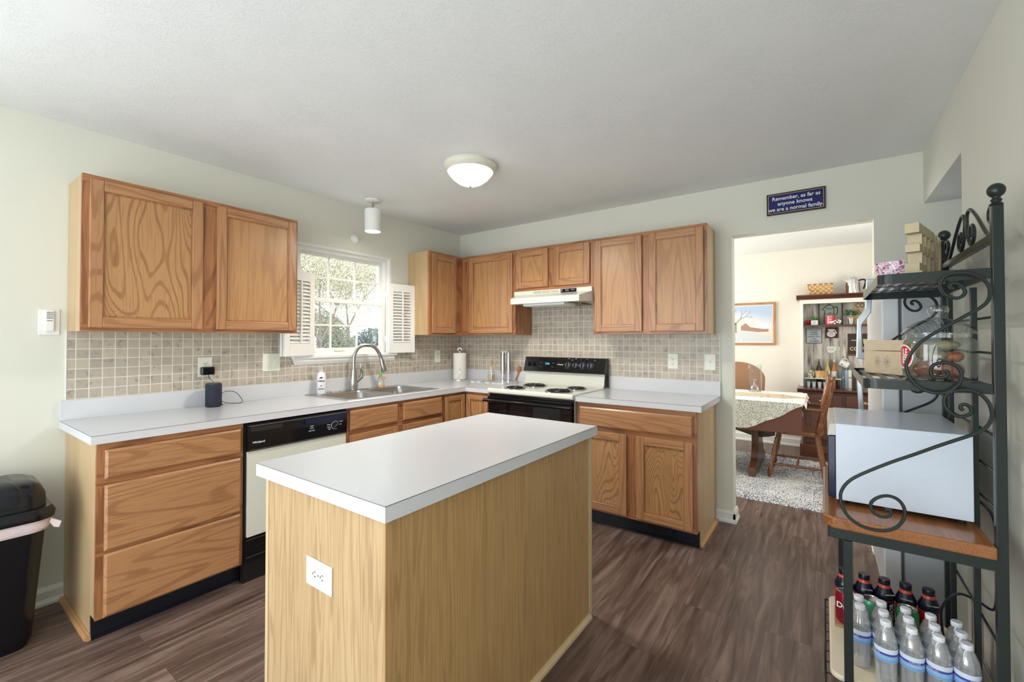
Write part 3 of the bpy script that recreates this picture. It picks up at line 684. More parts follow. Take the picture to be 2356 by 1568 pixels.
for x in (.955, 1.010, 1.362, 1.432, 1.502, 1.574):
    c = onp(x, .5); rr = .019 if x < 1.1 else .024
    mb = MB(); mb.tube([c, c+pn*.014, c+pn*.016], rr, 20, radii=[rr, rr*.92, rr*.8]); k = mb.build('knob', M['black'] if x < 1.1 else grey, r, smooth=True)
    MB().prism([c+pn*.014+Vector((-.005,0,0))-pn.cross(Vector((1,0,0)))*rr*.9, c+pn*.014+Vector((.005,0,0))-pn.cross(Vector((1,0,0)))*rr*.9, c+pn*.014+Vector((.005,0,0))+pn.cross(Vector((1,0,0)))*rr*.9, c+pn*.014+Vector((-.005,0,0))+pn.cross(Vector((1,0,0)))*rr*.9], pn*.011).build('grip', M['black'], k, bevel=.001)
    if x > 1.3 and x != 1.432:
        mb = MB(); up = pn.cross(Vector((1,0,0)))
        for a in range(14):
            t = 2*PI*a/14; q = c+Vector((1,0,0))*math.cos(t)*.031+up*math.sin(t)*.031+pn*.0006
            mb.sphere(q, .0015, u=5, v=4)
        mb.build('dial_marks', face, pan)
clock = MB().prism([onp(1.062,.14), onp(1.228,.14), onp(1.228,.88), onp(1.062,.88)], pn*.003).build('clock_window', M['oven'], pan)
m, nt, b, N, L = new('clock_digits_lit'); b.inputs['Base Color'].default_value = rgb(60,160,210); b.inputs['Emission Color'].default_value = rgb(70,190,230); b.inputs['Emission Strength'].default_value = 1.2
text('digits', '2:36', .026, m, clock, onp(1.15,.55)+pn*.0032, pn, (1,0,0))
mb = MB()
for x in (1.078, 1.092, 1.205, 1.217):
    for t in (.35, .62): q = onp(x, t)+pn*.003; mb.prism([q+Vector((-.004,0,0)), q+Vector((.004,0,0)), q+Vector((.004,0,0))+pn.cross(Vector((1,0,0)))*-.005, q+Vector((-.004,0,0))+pn.cross(Vector((1,0,0)))*-.005], pn*.0012)
mb.build('clock_buttons', grey, clock)
text('badge', 'Whirlpool', .014, face, pan, onp(1.283,.52)+pn*.0008, pn, (1,0,0), bold=.0003)
for x, t, s in ((1.362,.93,'OVEN'), (1.432,.93,'BAKE'), (1.397,.85,'BROIL'), (1.467,.5,'OFF'), (1.48,.88,'HI'), (1.538,.93,'LO'), (1.61,.86,'OFF')):
    text('lettering', s, .0075, face, pan, onp(x,t)+pn*.0008, pn, (1,0,0))
# burners
coil = P('burner_coil', rgb(34,30,34), .35, .6)
bowlm = P('drip_bowl_chrome', rgb(120,118,122), .15, 1)
for cx, cy, rr in ((1.093,-.525,.075), (1.118,-.255,.098), (1.505,-.515,.098), (1.532,-.265,.075)):
    b0 = MB().lathe([(rr+.014,.922), (rr+.012,.9265), (rr+.004,.925), (.03,.916)], (cx,cy,0), 32, cap=False).build('drip_bowl', bowlm, r, smooth=True)
    pts = []; nt_ = 4 if rr > .09 else 3
    for i in range(nt_*24+1):
        a = 2*PI*i/24; q = .018+(rr-.018)*i/(nt_*24); pts.append((cx+q*math.cos(a), cy+q*math.sin(a), .932))
    MB().tube(pts, .0052, 6).build('coil', coil, r, smooth=True)
# oven front
MB().box(x0+.004, x1-.004, -.638, -.6355, .10, .884).build('front_frame', M['black'], r)
od = MB().box(x0+.012, x1-.012, -.668, -.6385, .30, .862).build('oven_door', M['oven'], r, bevel=.004)
MB().box(x0+.012, x1-.012, -.672, -.6685, .838, .862).build('door_top_trim', M['black'], od, bevel=.001)
MB().box(x0+.13, x1-.2, -.6695, -.6685, .42, .76).build('door_window', P('oven_window', rgb(30,26,30), .04), od)
MB().tube([(x0+.02,-.69,.832), (x0+.05,-.712,.832), (x1-.05,-.712,.832), (x1-.02,-.69,.832)], .014, 12, smooth=4).tube([(x0+.02,-.665,.832), (x0+.02,-.69,.832)], .014, 10).tube([(x1-.02,-.665,.832), (x1-.02,-.69,.832)], .014, 10).build('handle', M['black'], od, smooth=True)
MB().box(x0+.012, x1-.012, -.66, -.6385, .05, .285).build('storage_drawer', M['black'], r, bevel=.004)
MB().box(x0+.03, x1-.03, -.6, -.1, 0, .03).build('base', M['blackm'], r)

# ---------------- dishwasher ----------------
r = thing('dishwasher', 'built-in dishwasher with a black control strip and bisque door', 'dishwasher', (.3, -2.115, 0))
a0, a1 = -2.428, -1.802
MB().box(.03, .612, a0, a1, .0, .868).build('body', M['blackm'], r)
d = MB().box(.6125, .628, a0+.012, a1-.008, .248, .716).build('door_panel', M['bisq'], r, bevel=.001)
c = MB().prism([(.6125,a0+.008,.716), (.636,a0+.008,.716), (.642,a0+.008,.80), (.636,a0+.008,.864), (.6125,a0+.008,.868)], (0, a1-a0-.014, 0)).build('control_strip', M['black'], r, bevel=.002)
MB().box(.640, .6425, a0+.014, a1-.012, .853, .8565).box(.6365, .6385, a0+.014, a1-.012, .721, .7235).build('bright_trim', M['nickel'], c)
MB().box(.6385, .6425, a0+.02, -2.23, .823, .847).build('vent_grille', M['dark'], c)
MB().prism([(.640,-2.10,.845), (.6425,-2.10,.845), (.652,-2.10,.822), (.640,-2.10,.820)], (0, .28, 0)).build('latch_pocket', P('navy_latch', rgb(18,24,52), .2), c)
dx = Vector((1,0,-.06)).normalized()
mb = MB(); mb.lathe([(.0255,.6385), (.0255,.6425), (.0235,.6425), (.0235,.6405)], (0,-1.898,.782), 28, axis='x', cap=False); mb.build('dial_ring', M['ink'], c)
kb = MB().lathe([(.021,.639), (.020,.652), (.0,.653)], (0,-1.898,.782), 24, axis='x').build('dial', M['black'], c, smooth=True)
MB().prism([(.653,-1.915,.772), (.653,-1.913,.768), (.653,-1.881,.790), (.653,-1.883,.794)], (.003,0,0)).build('pointer', M['nickel'], kb)
text('badge', 'Whirlpool', .016, M['ink'], c, (.6425,-2.365,.763), (1,0,-.05), (0,1,0), bold=.0003)
for y, z, s in ((-2.055,.80,'RINSE'), (-2.055,.788,'HOLD'), (-2.055,.772,'HEAT DRY'), (-1.942,.79,'WASH'), (-1.942,.775,'RINSE'), (-1.936,.762,'DRY'), (-1.855,.80,'HEAVY'), (-1.86,.782,'OFF')):
    text('lettering', s, .0085, M['ink'], c, (.6423,y,z), (1,0,0), (0,1,0))
lp = MB().box(.6125, .622, a0+.004, a1-.004, .105, .236).build('access_panel', M['black'], r, bevel=.002)
MB().box(.622, .6235, a0+.01, a1-.01, .229, .232).box(.622, .6235, a0+.01, a1-.01, .135, .138).build('bright_trim', M['nickel'], lp)
MB().box(.56, .575, a0, a1, 0, .10).build('toe_panel', M['toe'], r)

# ---------------- sink ----------------
r = thing('kitchen_sink', 'double-bowl stainless steel sink set into the worktop', 'sink', (.31, -1.33, .914))
R0, R1, Q0, Q1 = .045, .575, -1.765, -.895
mb = MB()
def rr_(x0, x1, y0, y1, r, z, seg=6):
    out = []
    for cx, cy, a in ((x1-r,y1-r,0),(x0+r,y1-r,90),(x0+r,y0+r,180),(x1-r,y0+r,270)):
        for k in range(seg+1): t = math.radians(a+90*k/seg); out.append((cx+r*math.cos(t), cy+r*math.sin(t), z))
    return out
bowls = ((.145, .54, -1.715, -1.345), (.145, .54, -1.315, -.945))
# deck as strips around the bowls
zt = .9205
mb.box(R0, .145, Q0, Q1, .9142, zt).box(.54, R1, Q0, Q1, .9142, zt).box(.145, .54, Q0, -1.715, .9142, zt).box(.145, .54, -.945, Q1, .9142, zt).box(.145, .54, -1.345, -1.315, .9142, zt)
mb.build('deck', M['steel'], r)
for bx in bowls:
    mb = MB(); rings = []
    for ins, z, rad in ((-.012, zt+.0012, .05), (0, zt, .045), (.006, zt-.012, .045), (.016, .78, .05), (.035, .755, .06), (.12, .752, .06)):
        rings.append([mb.bm.verts.new(p) for p in rr_(bx[0]+ins, bx[1]-ins, bx[2]+ins, bx[3]-ins, rad, z)])
    for i in range(len(rings)-1):
        for k in range(len(rings[0])): mb._f([rings[i][k], rings[i][(k+1)%len(rings[0])], rings[i+1][(k+1)%len(rings[0])], rings[i+1][k]])
    mb._f(rings[-1]); b_ = mb.build('bowl', M['steel'], r, smooth=True)
    MB().lathe([(.04,.7525), (.04,.7545), (.0,.7535)], ((bx[0]+bx[1])/2, (bx[2]+bx[3])/2, 0), 20).build('drain', M['chrome'], b_, smooth=True)

r = thing('kitchen_faucet', 'brushed nickel gooseneck pull-down faucet behind the sink', 'faucet', (.1, -1.385, .9205))
fx_, fy = .1, -1.385
MB().rbox(.072, .128, -1.515, -1.255, .9205, .926, .027).build('escutcheon', M['nickel'], r)
MB().lathe([(.031,.926), (.031,.94), (.034,.96), (.032,1.0), (.027,1.04), (.0215,1.07), (.0205,1.085)], (fx_,fy,0), 24).build('body', M['nickel'], r, smooth=True)
P_ = [(0,1.08),(0,1.15),(.004,1.20),(.03,1.255),(.075,1.282),(.125,1.283),(.17,1.262),(.205,1.215),(.225,1.165)]
ax = Vector((.35, .937, 0)).normalized()   # spout swung along the wall
MB().tube([(fx_+ax.x*a, fy+ax.y*a, z) for a, z in P_], .0135, 14, smooth=5).build('spout', M['nickel'], r, smooth=True)
e0 = Vector((fx_+ax.x*.222, fy+ax.y*.222, 1.172)); e1 = Vector((fx_+ax.x*.25, fy+ax.y*.25, 1.06))
MB().turned(e0, e1, [(0,.0145), (.1,.0165), (.5,.019), (.9,.024), (1,.021)], 18).build('spray_head', M['nickel'], r, smooth=True)
h = MB().turned((fx_+.01,fy+.02,.99), (fx_+.018,fy+.062,1.03), [(0,.016), (1,.017)], 14).build('handle_hub', M['nickel'], r, smooth=True)
MB().tube([(fx_+.018,fy+.055,1.03), (fx_+.024,fy+.058,1.06), (fx_+.028,fy+.045,1.10), (fx_+.03,fy+.05,1.135)], .007, 10, smooth=4, radii=[.014,.011,.008,.007]).build('lever', M['nickel'], h, smooth=True)
o = MB().lathe([(.0,.9205), (.018,.9205), (.018,.924), (.012,.927), (.011,.934), (.0,.935)], (.1,-1.60,0), 16).build('soap_dispenser_cap', M['nickel'], loc=(.1,-1.60,.9205), smooth=True)
tag(o, 'small round metal cap on the sink deck left of the faucet', 'cap')

# ---------------- worktop things ----------------
zc = .914
o = thing('pump_bottle', 'white lotion pump bottle on the sink deck', 'bottle', (.1, -1.665, .9208))
q = MB().lathe([(.028,.9208), (.031,.926), (.031,1.05), (.026,1.072), (.014,1.085), (.014,1.09)], (.1,-1.665,0), 24, sx=.75, sy=1.1).build('bottle_body', P('lotion_white', rgb(236,238,242), .3), o, smooth=True)
MB().lathe([(.015,1.088), (.015,1.104), (.005,1.106), (.0045,1.118)], (.1,-1.665,0), 16).box(.094, .106, -1.69, -1.655, 1.117, 1.126).build('pump', P('pump_beige', rgb(206,196,180), .35), o, smooth=True)
pur = P('print_purple', rgb(86,40,110), .5); ndir = Vector((.82,-.57,0))
def onb(u, z): return (.1+.024*.82*1.0+.002, -1.665-.0185+u*.0, z)
lab = Vector((.1,-1.665,0))+Vector((.0245*.85,-.019,0))
MB().prism([(lab.x-.006,lab.y-.0075,1.035), (lab.x+.0045,lab.y+.012,1.038), (lab.x+.0045,lab.y+.012,1.05), (lab.x-.004,lab.y-.0045,1.046)], (.001,-.0008,0)).build('purple_mark', pur, q)
for s, z, m_ in (('VASELINE', 1.018, M['dark']), ('<3', .982, pur), ('LOTION', .958, pur)):
    text('lettering', s, .011, m_, q, (lab.x+.0022, lab.y+.002, z), (.82,-.57,0), (.57,.82,0), bold=.0006)

o = thing('soap_bottle', 'small clear soap bottle with a green cap and orange ring on the sink deck', 'bottle', (.1, -1.12, .9208))
q = MB().lathe([(.028,.921), (.031,.926), (.031,.95), (.024,.985), (.012,1.01), (.011,1.018)], (.1,-1.12,0), 20).build('bottle_body', M['pet'], o, smooth=True)
MB().lathe([(.027,.9225), (.0295,.928), (.0295,.949), (.0,.949)], (.1,-1.12,0), 20).build('liquid', P('orange_soap', rgb(236,186,72), .15), q, smooth=True)
MB().lathe([(.013,1.014), (.013,1.034), (.006,1.04), (.006,1.05)], (.1,-1.12,0), 14).box(.096, .104, -1.145, -1.115, 1.044, 1.05).build('cap', P('green_cap', rgb(120,205,110), .35), o, smooth=True)
MB().tube([(.1+.030*math.cos(t), -1.108+.030*math.sin(t), 1.0+.012*math.cos(t+1)) for t in [2*PI*i/24 for i in range(24)]], .0028, 6, closed=True).build('ring', P('orange_ring', rgb(222,150,92), .4), o, smooth=True)

# speaker + adapter + cord
o = thing('smart_speaker', 'black fabric cylinder smart speaker on the worktop below the outlet', 'speaker', (.11, -2.39, zc))
q = MB().lathe([(.036,zc), (.0425,zc+.004), (.0435,zc+.01), (.0435,1.052), (.041,1.056)], (.11,-2.39,0), 36).build('fabric_body', speck('speaker_fabric', [(.3, rgb(14,16,28)), (.5, rgb(30,34,50)), (.7, rgb(70,76,92))], 420, .85), o, smooth=True)
MB().lathe([(.0425,1.053), (.0425,1.058), (.040,1.061), (.0,1.0605)], (.11,-2.39,0), 36).build('top_ring', P('speaker_top', rgb(50,54,62), .3), o, smooth=True)
o = thing('power_adapter', 'black power adapter plugged into the outlet above the speaker', 'adapter', (.016, -2.395, 1.13))
MB().rbox(.0145, .048, -2.432, -2.358, 1.108, 1.158, .009).build('adapter_body', M['black'], o, bevel=.006)
MB().tube([(.03,-2.39,1.108), (.034,-2.385,1.085), (.06,-2.372,1.06), (.055,-2.345,.99), (.055,-2.32,.935), (.07,-2.27,.9172), (.085,-2.22,.9172), (.06,-2.205,.935), (.045,-2.24,.985), (.05,-2.30,.995), (.06,-2.34,.97), (.07,-2.33,.93), (.1,-2.335,.9172), (.12,-2.345,.92)], .0018, 6, smooth=5).build('cord', M['blackm'], o, smooth=True)

o = thing('paper_towel_holder', 'roll of paper towels on an upright holder in the corner', 'paper towels', (.13, -.15, zc))
c = (.13,-.15,0)
MB().lathe([(.076,zc), (.076,zc+.005), (.07,zc+.009), (.0,zc+.009)], c, 32).lathe([(.005,zc+.008), (.005,1.205)], c, 10).build('stand', M['chrome'], o, smooth=True)
MB().tube([(c[0]+.018*math.cos(t), c[1]+.008*math.cos(t), 1.222+.018*math.sin(t)) for t in [2*PI*i/18 for i in range(18)]], .003, 6, closed=True).build('ring_handle', M['chrome'], o, smooth=True)
MB().lathe([(.020,zc+.011), (.068,zc+.011), (.068,1.19), (.020,1.19)], c, 32, cap=False).build('towel_roll', P('paper_towel', rgb(236,234,226), .9, bump=.4, bscale=120), o, smooth=True)
MB().tube([(.165,-.225,.925), (.192,-.215,1.0), (.182,-.21,1.03)], .002, 6, smooth=4).sphere((.181,-.209,1.033), .005).build('tension_arm', M['chrome'], o, smooth=True)

marble = speck('white_marble', [(.35, rgb(150,152,156)), (.48, rgb(214,216,218)), (.7, rgb(232,233,234))], 14, .15, bump=0, detail=8)
o = tag(MB().rbox(.40, .80, -.30, -.045, zc, zc+.014, .012).build('marble_board', marble, loc=(.6,-.17,zc), bevel=.002), 'grey-veined white marble slab on the worktop left of the range', 'board')
zb = zc+.0142
o = thing('oil_bottle', 'glass bottle of yellow oil with a cork on the marble board', 'bottle', (.52, -.12, zb))
c = (.52,-.12,0)
q = MB().box(.492, .548, -.148, -.092, zb, zb+.085).build('bottle_body', M['pet'], o, bevel=.008)
MB().lathe([(.028,zb+.083), (.014,zb+.112), (.011,zb+.14), (.012,zb+.142)], c, 16, cap=False).build('neck', M['pet'], q, smooth=True)
MB().box(.495, .545, -.145, -.095, zb+.004, zb+.055).build('oil', P('olive_oil', rgb(196,160,30), .12), q, bevel=.006)
MB().lathe([(.009,zb+.138), (.010,zb+.156), (.016,zb+.162), (.016,zb+.176), (.008,zb+.18)], c, 14).build('cork', P('cork', rgb(196,164,112), .8, noise=.2), o, smooth=True)
def mill(x, y, label):
    o = thing('pepper_mill', label, 'pepper mill', (x, y, zb), 'steel spice mills'); c = (x,y,0)
    q = MB().lathe([(.0215,zb), (.0215,zb+.010)], c, 24).lathe([(.0215,zb+.044), (.0215,zb+.052)], c, 24).lathe([(.017,zb+.01), (.017,zb+.03)], c, 20).build('grinder', M['chrome'], o, smooth=True)
    MB().lathe([(.0215,zb+.008), (.0215,zb+.046)], c, 24, cap=False).lathe([(.0205,zb+.052), (.0205,zb+.075)], c, 24, cap=False).build('clear_window', M['pet'], o, smooth=True)
    MB().lathe([(.0225,zb+.068), (.0225,zb+.27), (.020,zb+.276), (.0,zb+.277)], c, 28).build('steel_tube', M['steel'], o, smooth=True)
mill(.672, -.13, 'tall steel mill beside the oil bottle, the left of the pair')
mill(.740, -.13, 'tall steel mill nearest the range, the right of the pair')
o = thing('wooden_spatula', 'short wooden paddle leaning behind the two steel mills', 'utensil', (.775, -.06, zb))
MB().tube([(.765,-.055,zb+.002), (.775,-.035,zb+.05), (.79,-.024,zb+.085)], .006, 8).prism([(.772,-.032,zb+.075), (.805,-.032,zb+.095), (.812,-.026,zb+.135), (.785,-.022,zb+.15), (.765,-.028,zb+.115)], (0,.006,0)).build('paddle', P('red_brown_wood', rgb(178,106,66), .5, noise=.1), o, bevel=.001)
# ---------------- refrigerator in the alcove ----------------
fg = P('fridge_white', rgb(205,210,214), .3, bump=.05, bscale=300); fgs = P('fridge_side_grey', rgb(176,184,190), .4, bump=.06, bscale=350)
r = thing('refrigerator', 'white top-freezer refrigerator seen from the side in the alcove beside the doorway', 'refrigerator', (3.8, -.45, 0))
FY0, FY1 = -.868, -.03
MB().box(3.497, 4.15, FY0+.006, FY1, .03, 1.665).build('body', fgs, r, bevel=.006)
MB().box(3.487, 3.497, FY0+.012, FY1-.01, .14, 1.66).build('door_gasket', P('gasket_grey', rgb(96,100,106), .6), r)
d1 = MB().box(3.425, 3.487, FY0, FY1, 1.225, 1.678).build('freezer_door', fg, r, bevel=.006)
d2 = MB().box(3.425, 3.487, FY0, FY1, .13, 1.213).build('fridge_door', fg, r, bevel=.006)
MB().box(3.47, 3.497, FY0+.02, FY1-.02, .03, .12).build('kick_grille', M['bisq'], r)
MB().box(3.44, 3.52, -.13, -.06, 1.666, 1.69).build('hinge_cover', M['white'], r, bevel=.004)
hy = -.842
hm = P('handle_grey_blue', rgb(196,204,210), .18, .4)
MB().prism([(3.424,hy-.01,1.62), (3.372,hy-.01,1.62), (3.366,hy-.01,1.48), (3.336,hy-.01,1.43), (3.331,hy-.01,1.24), (3.424,hy-.01,1.228), (3.424,hy-.01,1.26), (3.356,hy-.01,1.27), (3.354,hy-.01,1.40), (3.39,hy-.01,1.46), (3.396,hy-.01,1.60), (3.424,hy-.01,1.605)], (0,.026,0)).build('handle', hm, d1, bevel=.004)
MB().prism([(3.424,hy-.01,1.20), (3.331,hy-.01,1.185), (3.345,hy-.01,.86), (3.372,hy-.01,.80), (3.424,hy-.01,.79), (3.424,hy-.01,.82), (3.39,hy-.01,.84), (3.362,hy-.01,.90), (3.352,hy-.01,1.165), (3.424,hy-.01,1.17)], (0,.026,0)).build('handle', hm, d2, bevel=.004)
st('trim_4', MB().box(3.664, 3.7, -.892, -.880, 0, 1.665), M['wall'])

# ---------------- baker's rack ----------------
Y0, Y1 = -1.674, -.960
r = thing('bakers_rack', "dark green iron baker's rack with scrollwork and a butcher-block shelf against the right wall", 'rack', (3.42, -1.32, 0))
I = M['iron']
fin = [(.0135,1.728), (.016,1.731), (.010,1.737), (.013,1.744), (.009,1.749)]+[(.0205*math.sin(t), 1.772-.0215*math.cos(t)) for t in [PI*(.15+.85*k/12) for k in range(13)]]
for y in (Y0+.01, Y1-.01):
    p = MB().box(3.612, 3.637, y-.0125, y+.0125, 0, 1.728).build('back_post', I, r, bevel=.002)
    MB().lathe(fin, (3.6245,y,0), 28).build('finial', I, p, smooth=True, sharp=60)
for y in (-1.455, -1.118): MB().box(3.606, 3.622, y-.008, y+.008, .02, 1.505).build('back_upright', I, r, bevel=.0015)
MB().box(3.615, 3.635, Y0+.02, Y1-.02, 1.628, 1.65).build('top_rail', I, r, bevel=.0015)
for z in (1.40, 1.29, 1.04, .93, .82, .42): MB().tube([(3.625,Y0+.02,z), (3.625,Y1-.02,z)], .004, 8).build('back_wire', I, r, smooth=True)
yc = (Y0+Y1)/2
hump = [(-1.064,1.662), (-1.12,1.70), (-1.178,1.742), (-1.24,1.778), (-1.275,1.786), (-1.300,1.772), (-1.302,1.735), (-1.285,1.690), (-1.255,1.662), (-1.225,1.668), (-1.210,1.695), (-1.225,1.722), (-1.252,1.725), (-1.264,1.705), (-1.250,1.690)]
curl = [(-1.064,1.662), (-1.03,1.650), (-.990,1.662), (-.975,1.695), (-.990,1.728), (-1.020,1.738), (-1.045,1.722), (-1.042,1.698), (-1.020,1.690), (-1.008,1.704)]
for s in (0, 1):
    f = (lambda q: q) if s == 0 else (lambda q: 2*yc-q)
    MB().tube([(3.625,f(y),z) for y, z in curl[::-1][:-1]+hump], .0055, 8, smooth=4).build('crown_scroll', I, r, smooth=True)
def rack_shelf(nm, x0, z0, z1):
    mb = MB(); rad = .035; t = .003
    def loop(ins): return [(3.61,Y0+ins)]+[(x0+rad-(rad-ins)*math.cos(a), Y0+rad-(rad-ins)*math.sin(a)) for a in [PI/2-PI/2*k/6 for k in range(7)]]+[(x0+rad-(rad-ins)*math.cos(a), Y1-rad+(rad-ins)*math.sin(a)) for a in [PI/2*k/6 for k in range(7)]]+[(3.61,Y1-ins)]
    A, B = loop(0), loop(t)
    for i in range(len(A)-1):
        mb.prism([(A[i][0],A[i][1],z0), (A[i+1][0],A[i+1][1],z0), (B[i+1][0],B[i+1][1],z0), (B[i][0],B[i][1],z0)], (0,0,z1-z0))
    bmesh.ops.remove_doubles(mb.bm, verts=mb.bm.verts[:], dist=1e-6)
    s = mb.build(nm, I, r)
    mb = MB(); n = 7
    for k in range(n):
        x = x0+.03+(3.60-x0-.05)*k/(n-1); mb.box(x-.009, x+.009, Y0+.003, Y1-.003, z1-.0085, z1-.0065)
    for y in (-1.50, -1.32, -1.13): mb.box(x0+.004, 3.61, y-.008, y+.008, z1-.011, z1-.0085)
    mb.box(3.603, 3.6115, Y0+.004, Y1-.004, z0+.001, z1-.001)
    mb.build('slats', I, s)
    return s
rack_shelf('top_shelf', 3.352, 1.512, 1.544); rack_shelf('middle_shelf', 3.312, 1.170, 1.200)
w = MB(); 
pts = [(3.612,-1.69), (3.225,-1.69), (3.197,-1.655), (3.197,-.975), (3.225,-.945), (3.612,-.945)]
w.prism([(x,y,.690) for x, y in pts], (0,0,.038)).build('wood_shelf', M['bwood'], r, bevel=.006)
mb = MB()
mb.box(3.215, 3.612, Y0-.004, Y0+.004, .655, .690).box(3.215, 3.612, Y1-.004, Y1+.004, .655, .690).box(3.211, 3.219, Y0, Y1, .655, .690)
mb.build('shelf_frame', I, r, bevel=.001)
for y in (Y0, Y1): MB().box(3.253, 3.278, y-.0125, y+.0125, 0, .655).build('front_leg', I, r, bevel=.002)
S1 = [(3.528,1.485),(3.523,1.487),(3.520,1.494),(3.523,1.5),(3.533,1.501),(3.544,1.492),(3.551,1.475),(3.546,1.462),(3.533,1.456),(3.516,1.462),(3.502,1.48),(3.498,1.501),(3.506,1.522),(3.523,1.531),(3.553,1.53),(3.578,1.519),(3.597,1.497),(3.603,1.47),(3.598,1.444),(3.581,1.424),(3.552,1.403),(3.509,1.371),(3.463,1.335),(3.44,1.308),(3.424,1.277),(3.417,1.249),(3.423,1.218),(3.437,1.193),(3.457,1.176),(3.484,1.168),(3.511,1.173),(3.533,1.194),(3.541,1.22),(3.538,1.241),(3.523,1.257),(3.499,1.261),(3.479,1.252),(3.473,1.234),(3.477,1.22),(3.489,1.215),(3.505,1.218),(3.512,1.228),(3.508,1.236),(3.501,1.232)]
S2 = [(3.544,1.12),(3.538,1.126),(3.54,1.135),(3.549,1.138),(3.559,1.129),(3.56,1.114),(3.549,1.104),(3.532,1.101),(3.515,1.112),(3.503,1.133),(3.504,1.156),(3.518,1.173),(3.546,1.181),(3.571,1.177),(3.591,1.158),(3.602,1.13),(3.602,1.101),(3.59,1.074),(3.569,1.054),(3.527,1.029),(3.483,1.003),(3.43,.970),(3.375,.937),(3.302,.887),(3.268,.856),(3.25,.823),(3.247,.795),(3.254,.765),(3.27,.738),(3.3,.718),(3.336,.713),(3.368,.72),(3.396,.743),(3.409,.777),(3.406,.806),(3.391,.825),(3.369,.83),(3.346,.821),(3.329,.803),(3.326,.785),(3.335,.768),(3.351,.76),(3.368,.764),(3.376,.777),(3.373,.787),(3.363,.784)]
for y in (Y0-.018, Y1+.008):
    for SS in (S1, S2): MB().tube([(x,y,z) for x, z in SS], .0052, 8, smooth=3).build('side_scroll', I, r, smooth=True)
mb = MB()
for a, b in (((3.20,Y0,.08),(3.612,Y0,.08)), ((3.20,Y0,.08),(3.20,-.93,.08)), ((3.20,-.93,.08),(3.612,-.93,.08))): mb.tube([a, b], .0035, 6)
for k in range(10): y = Y0+(Y1-Y0)*(k+.5)/10; mb.tube([(3.20,y,.078), (3.612,y,.078)], .002, 6)
mb.build('bottom_wire_shelf', I, r, smooth=True)

# microwave
o = thing('microwave_oven', 'white microwave oven with a dark blue front on the butcher-block shelf', 'microwave', (3.42, -1.29, .7285))
mwm = P('microwave_white', rgb(206,216,230), .22)
MB().box(3.238, 3.595, -1.532, -1.055, .745, 1.022).build('case', mwm, o, bevel=.002)
MB().prism([(3.238,-1.53,.748), (3.214,-1.53,.752), (3.213,-1.53,.975), (3.238,-1.53,.978)], (0,.473,0)).build('door', P('navy_gloss', rgb(24,32,56), .12), o, bevel=.003)
MB().prism([(3.238,-1.53,.979), (3.2135,-1.53,.977), (3.220,-1.53,1.018), (3.238,-1.53,1.021)], (0,.473,0)).build('top_bezel', P('bezel_beige', rgb(196,192,184), .25), o, bevel=.001)
for x in (3.26, 3.57):
    for y in (-1.50, -1.09): MB().lathe([(.012,.7285), (.012,.745)], (x,y,0), 10).build('foot', M['blackm'], o)
o = MB().tube([(3.60,-1.35,.80), (3.625,-1.40,.79), (3.66,-1.42,.74), (3.672,-1.40,.62), (3.675,-1.38,.50), (3.672,-1.36,.41), (3.64,-1.34,.415), (3.60,-1.32,.42), (3.57,-1.31,.39), (3.55,-1.30,.33), (3.56,-1.29,.22), (3.585,-1.28,.198), (3.60,-1.15,.20)], .0042, 8, smooth=5).build('appliance_cord', P('black_cord', rgb(24,30,44), .35), loc=(3.62,-1.33,.2), smooth=True)
tag(o, 'black electric cord looping down behind the water bottles', 'cord')

# top shelf
zs = 1.5381
def floral():
    m, nt, b, N, L = new('pink_floral_china'); tc = N.new('ShaderNodeTexCoord')
    n1 = N.new('ShaderNodeTexNoise'); n1.inputs['Scale'].default_value = 120; n1.inputs['Detail'].default_value = 2; L.new(tc.outputs['Object'], n1.inputs['Vector'])
    v = N.new('ShaderNodeTexVoronoi'); v.inputs['Scale'].default_value = 170; L.new(tc.outputs['Object'], v.inputs['Vector'])
    a = ramp(N, L, n1.outputs['Fac'], [(.54, (0,0,0,1)), (.57, (1,1,1,1))]); c = ramp(N, L, v.outputs['Distance'], [(.12, rgb(150,130,160)), (.2, rgb(236,230,238)), (.6, rgb(226,214,226))])
    mx = N.new('ShaderNodeMix'); mx.data_type = 'RGBA'; L.new(a.outputs[0], mx.inputs[0]); L.new(c.outputs[0], mx.inputs[6]); mx.inputs[7].default_value = rgb(170,84,122)
    L.new(mx.outputs[2], b.inputs['Base Color']); b.inputs['Roughness'].default_value = .12; return m
o = tag(MB().lathe([(.0,zs+.003), (.036,zs), (.04,zs+.006), (.060,zs+.03), (.070,zs+.07), (.072,zs+.098), (.069,zs+.098), (.066,zs+.07), (.056,zs+.034), (.03,zs+.010), (.0,zs+.009)], (3.447,-1.225,0), 40, cap=False).build('floral_bowl', floral(), loc=(3.447,-1.225,zs), smooth=True), 'pink and white floral china bowl on the top shelf of the iron rack', 'bowl')
a, b_ = Vector((3.462,-1.455,0)), Vector((3.585,-1.045,0)); u = (b_-a).normalized(); nn = Vector((-u.y, u.x, 0))
lm = P('weathered_letter_wood', rgb(196,182,150), .6, noise=.18, nscale=12, bump=.2)
o = thing('word_block', 'weathered wooden word block standing end-on beside the floral bowl', 'decor', (3.52, -1.25, zs))
q = [a-nn*.028, a+nn*.028, b_+nn*.028, b_-nn*.028]
MB().prism([p+Vector((0,0,zs)) for p in q], (0,0,.036)).build('plinth', lm, o, bevel=.001)
zb_ = zs+.0362; hh = .172; lw_ = .060
GL = {'E': [(0,.016,0,1),(.016,.058,0,.17),(.016,.052,.41,.57),(.016,.058,.80,1)], 'F': [(0,.016,0,1),(.016,.052,.41,.57),(.016,.058,.80,1)], 'O': None, 'C': None}
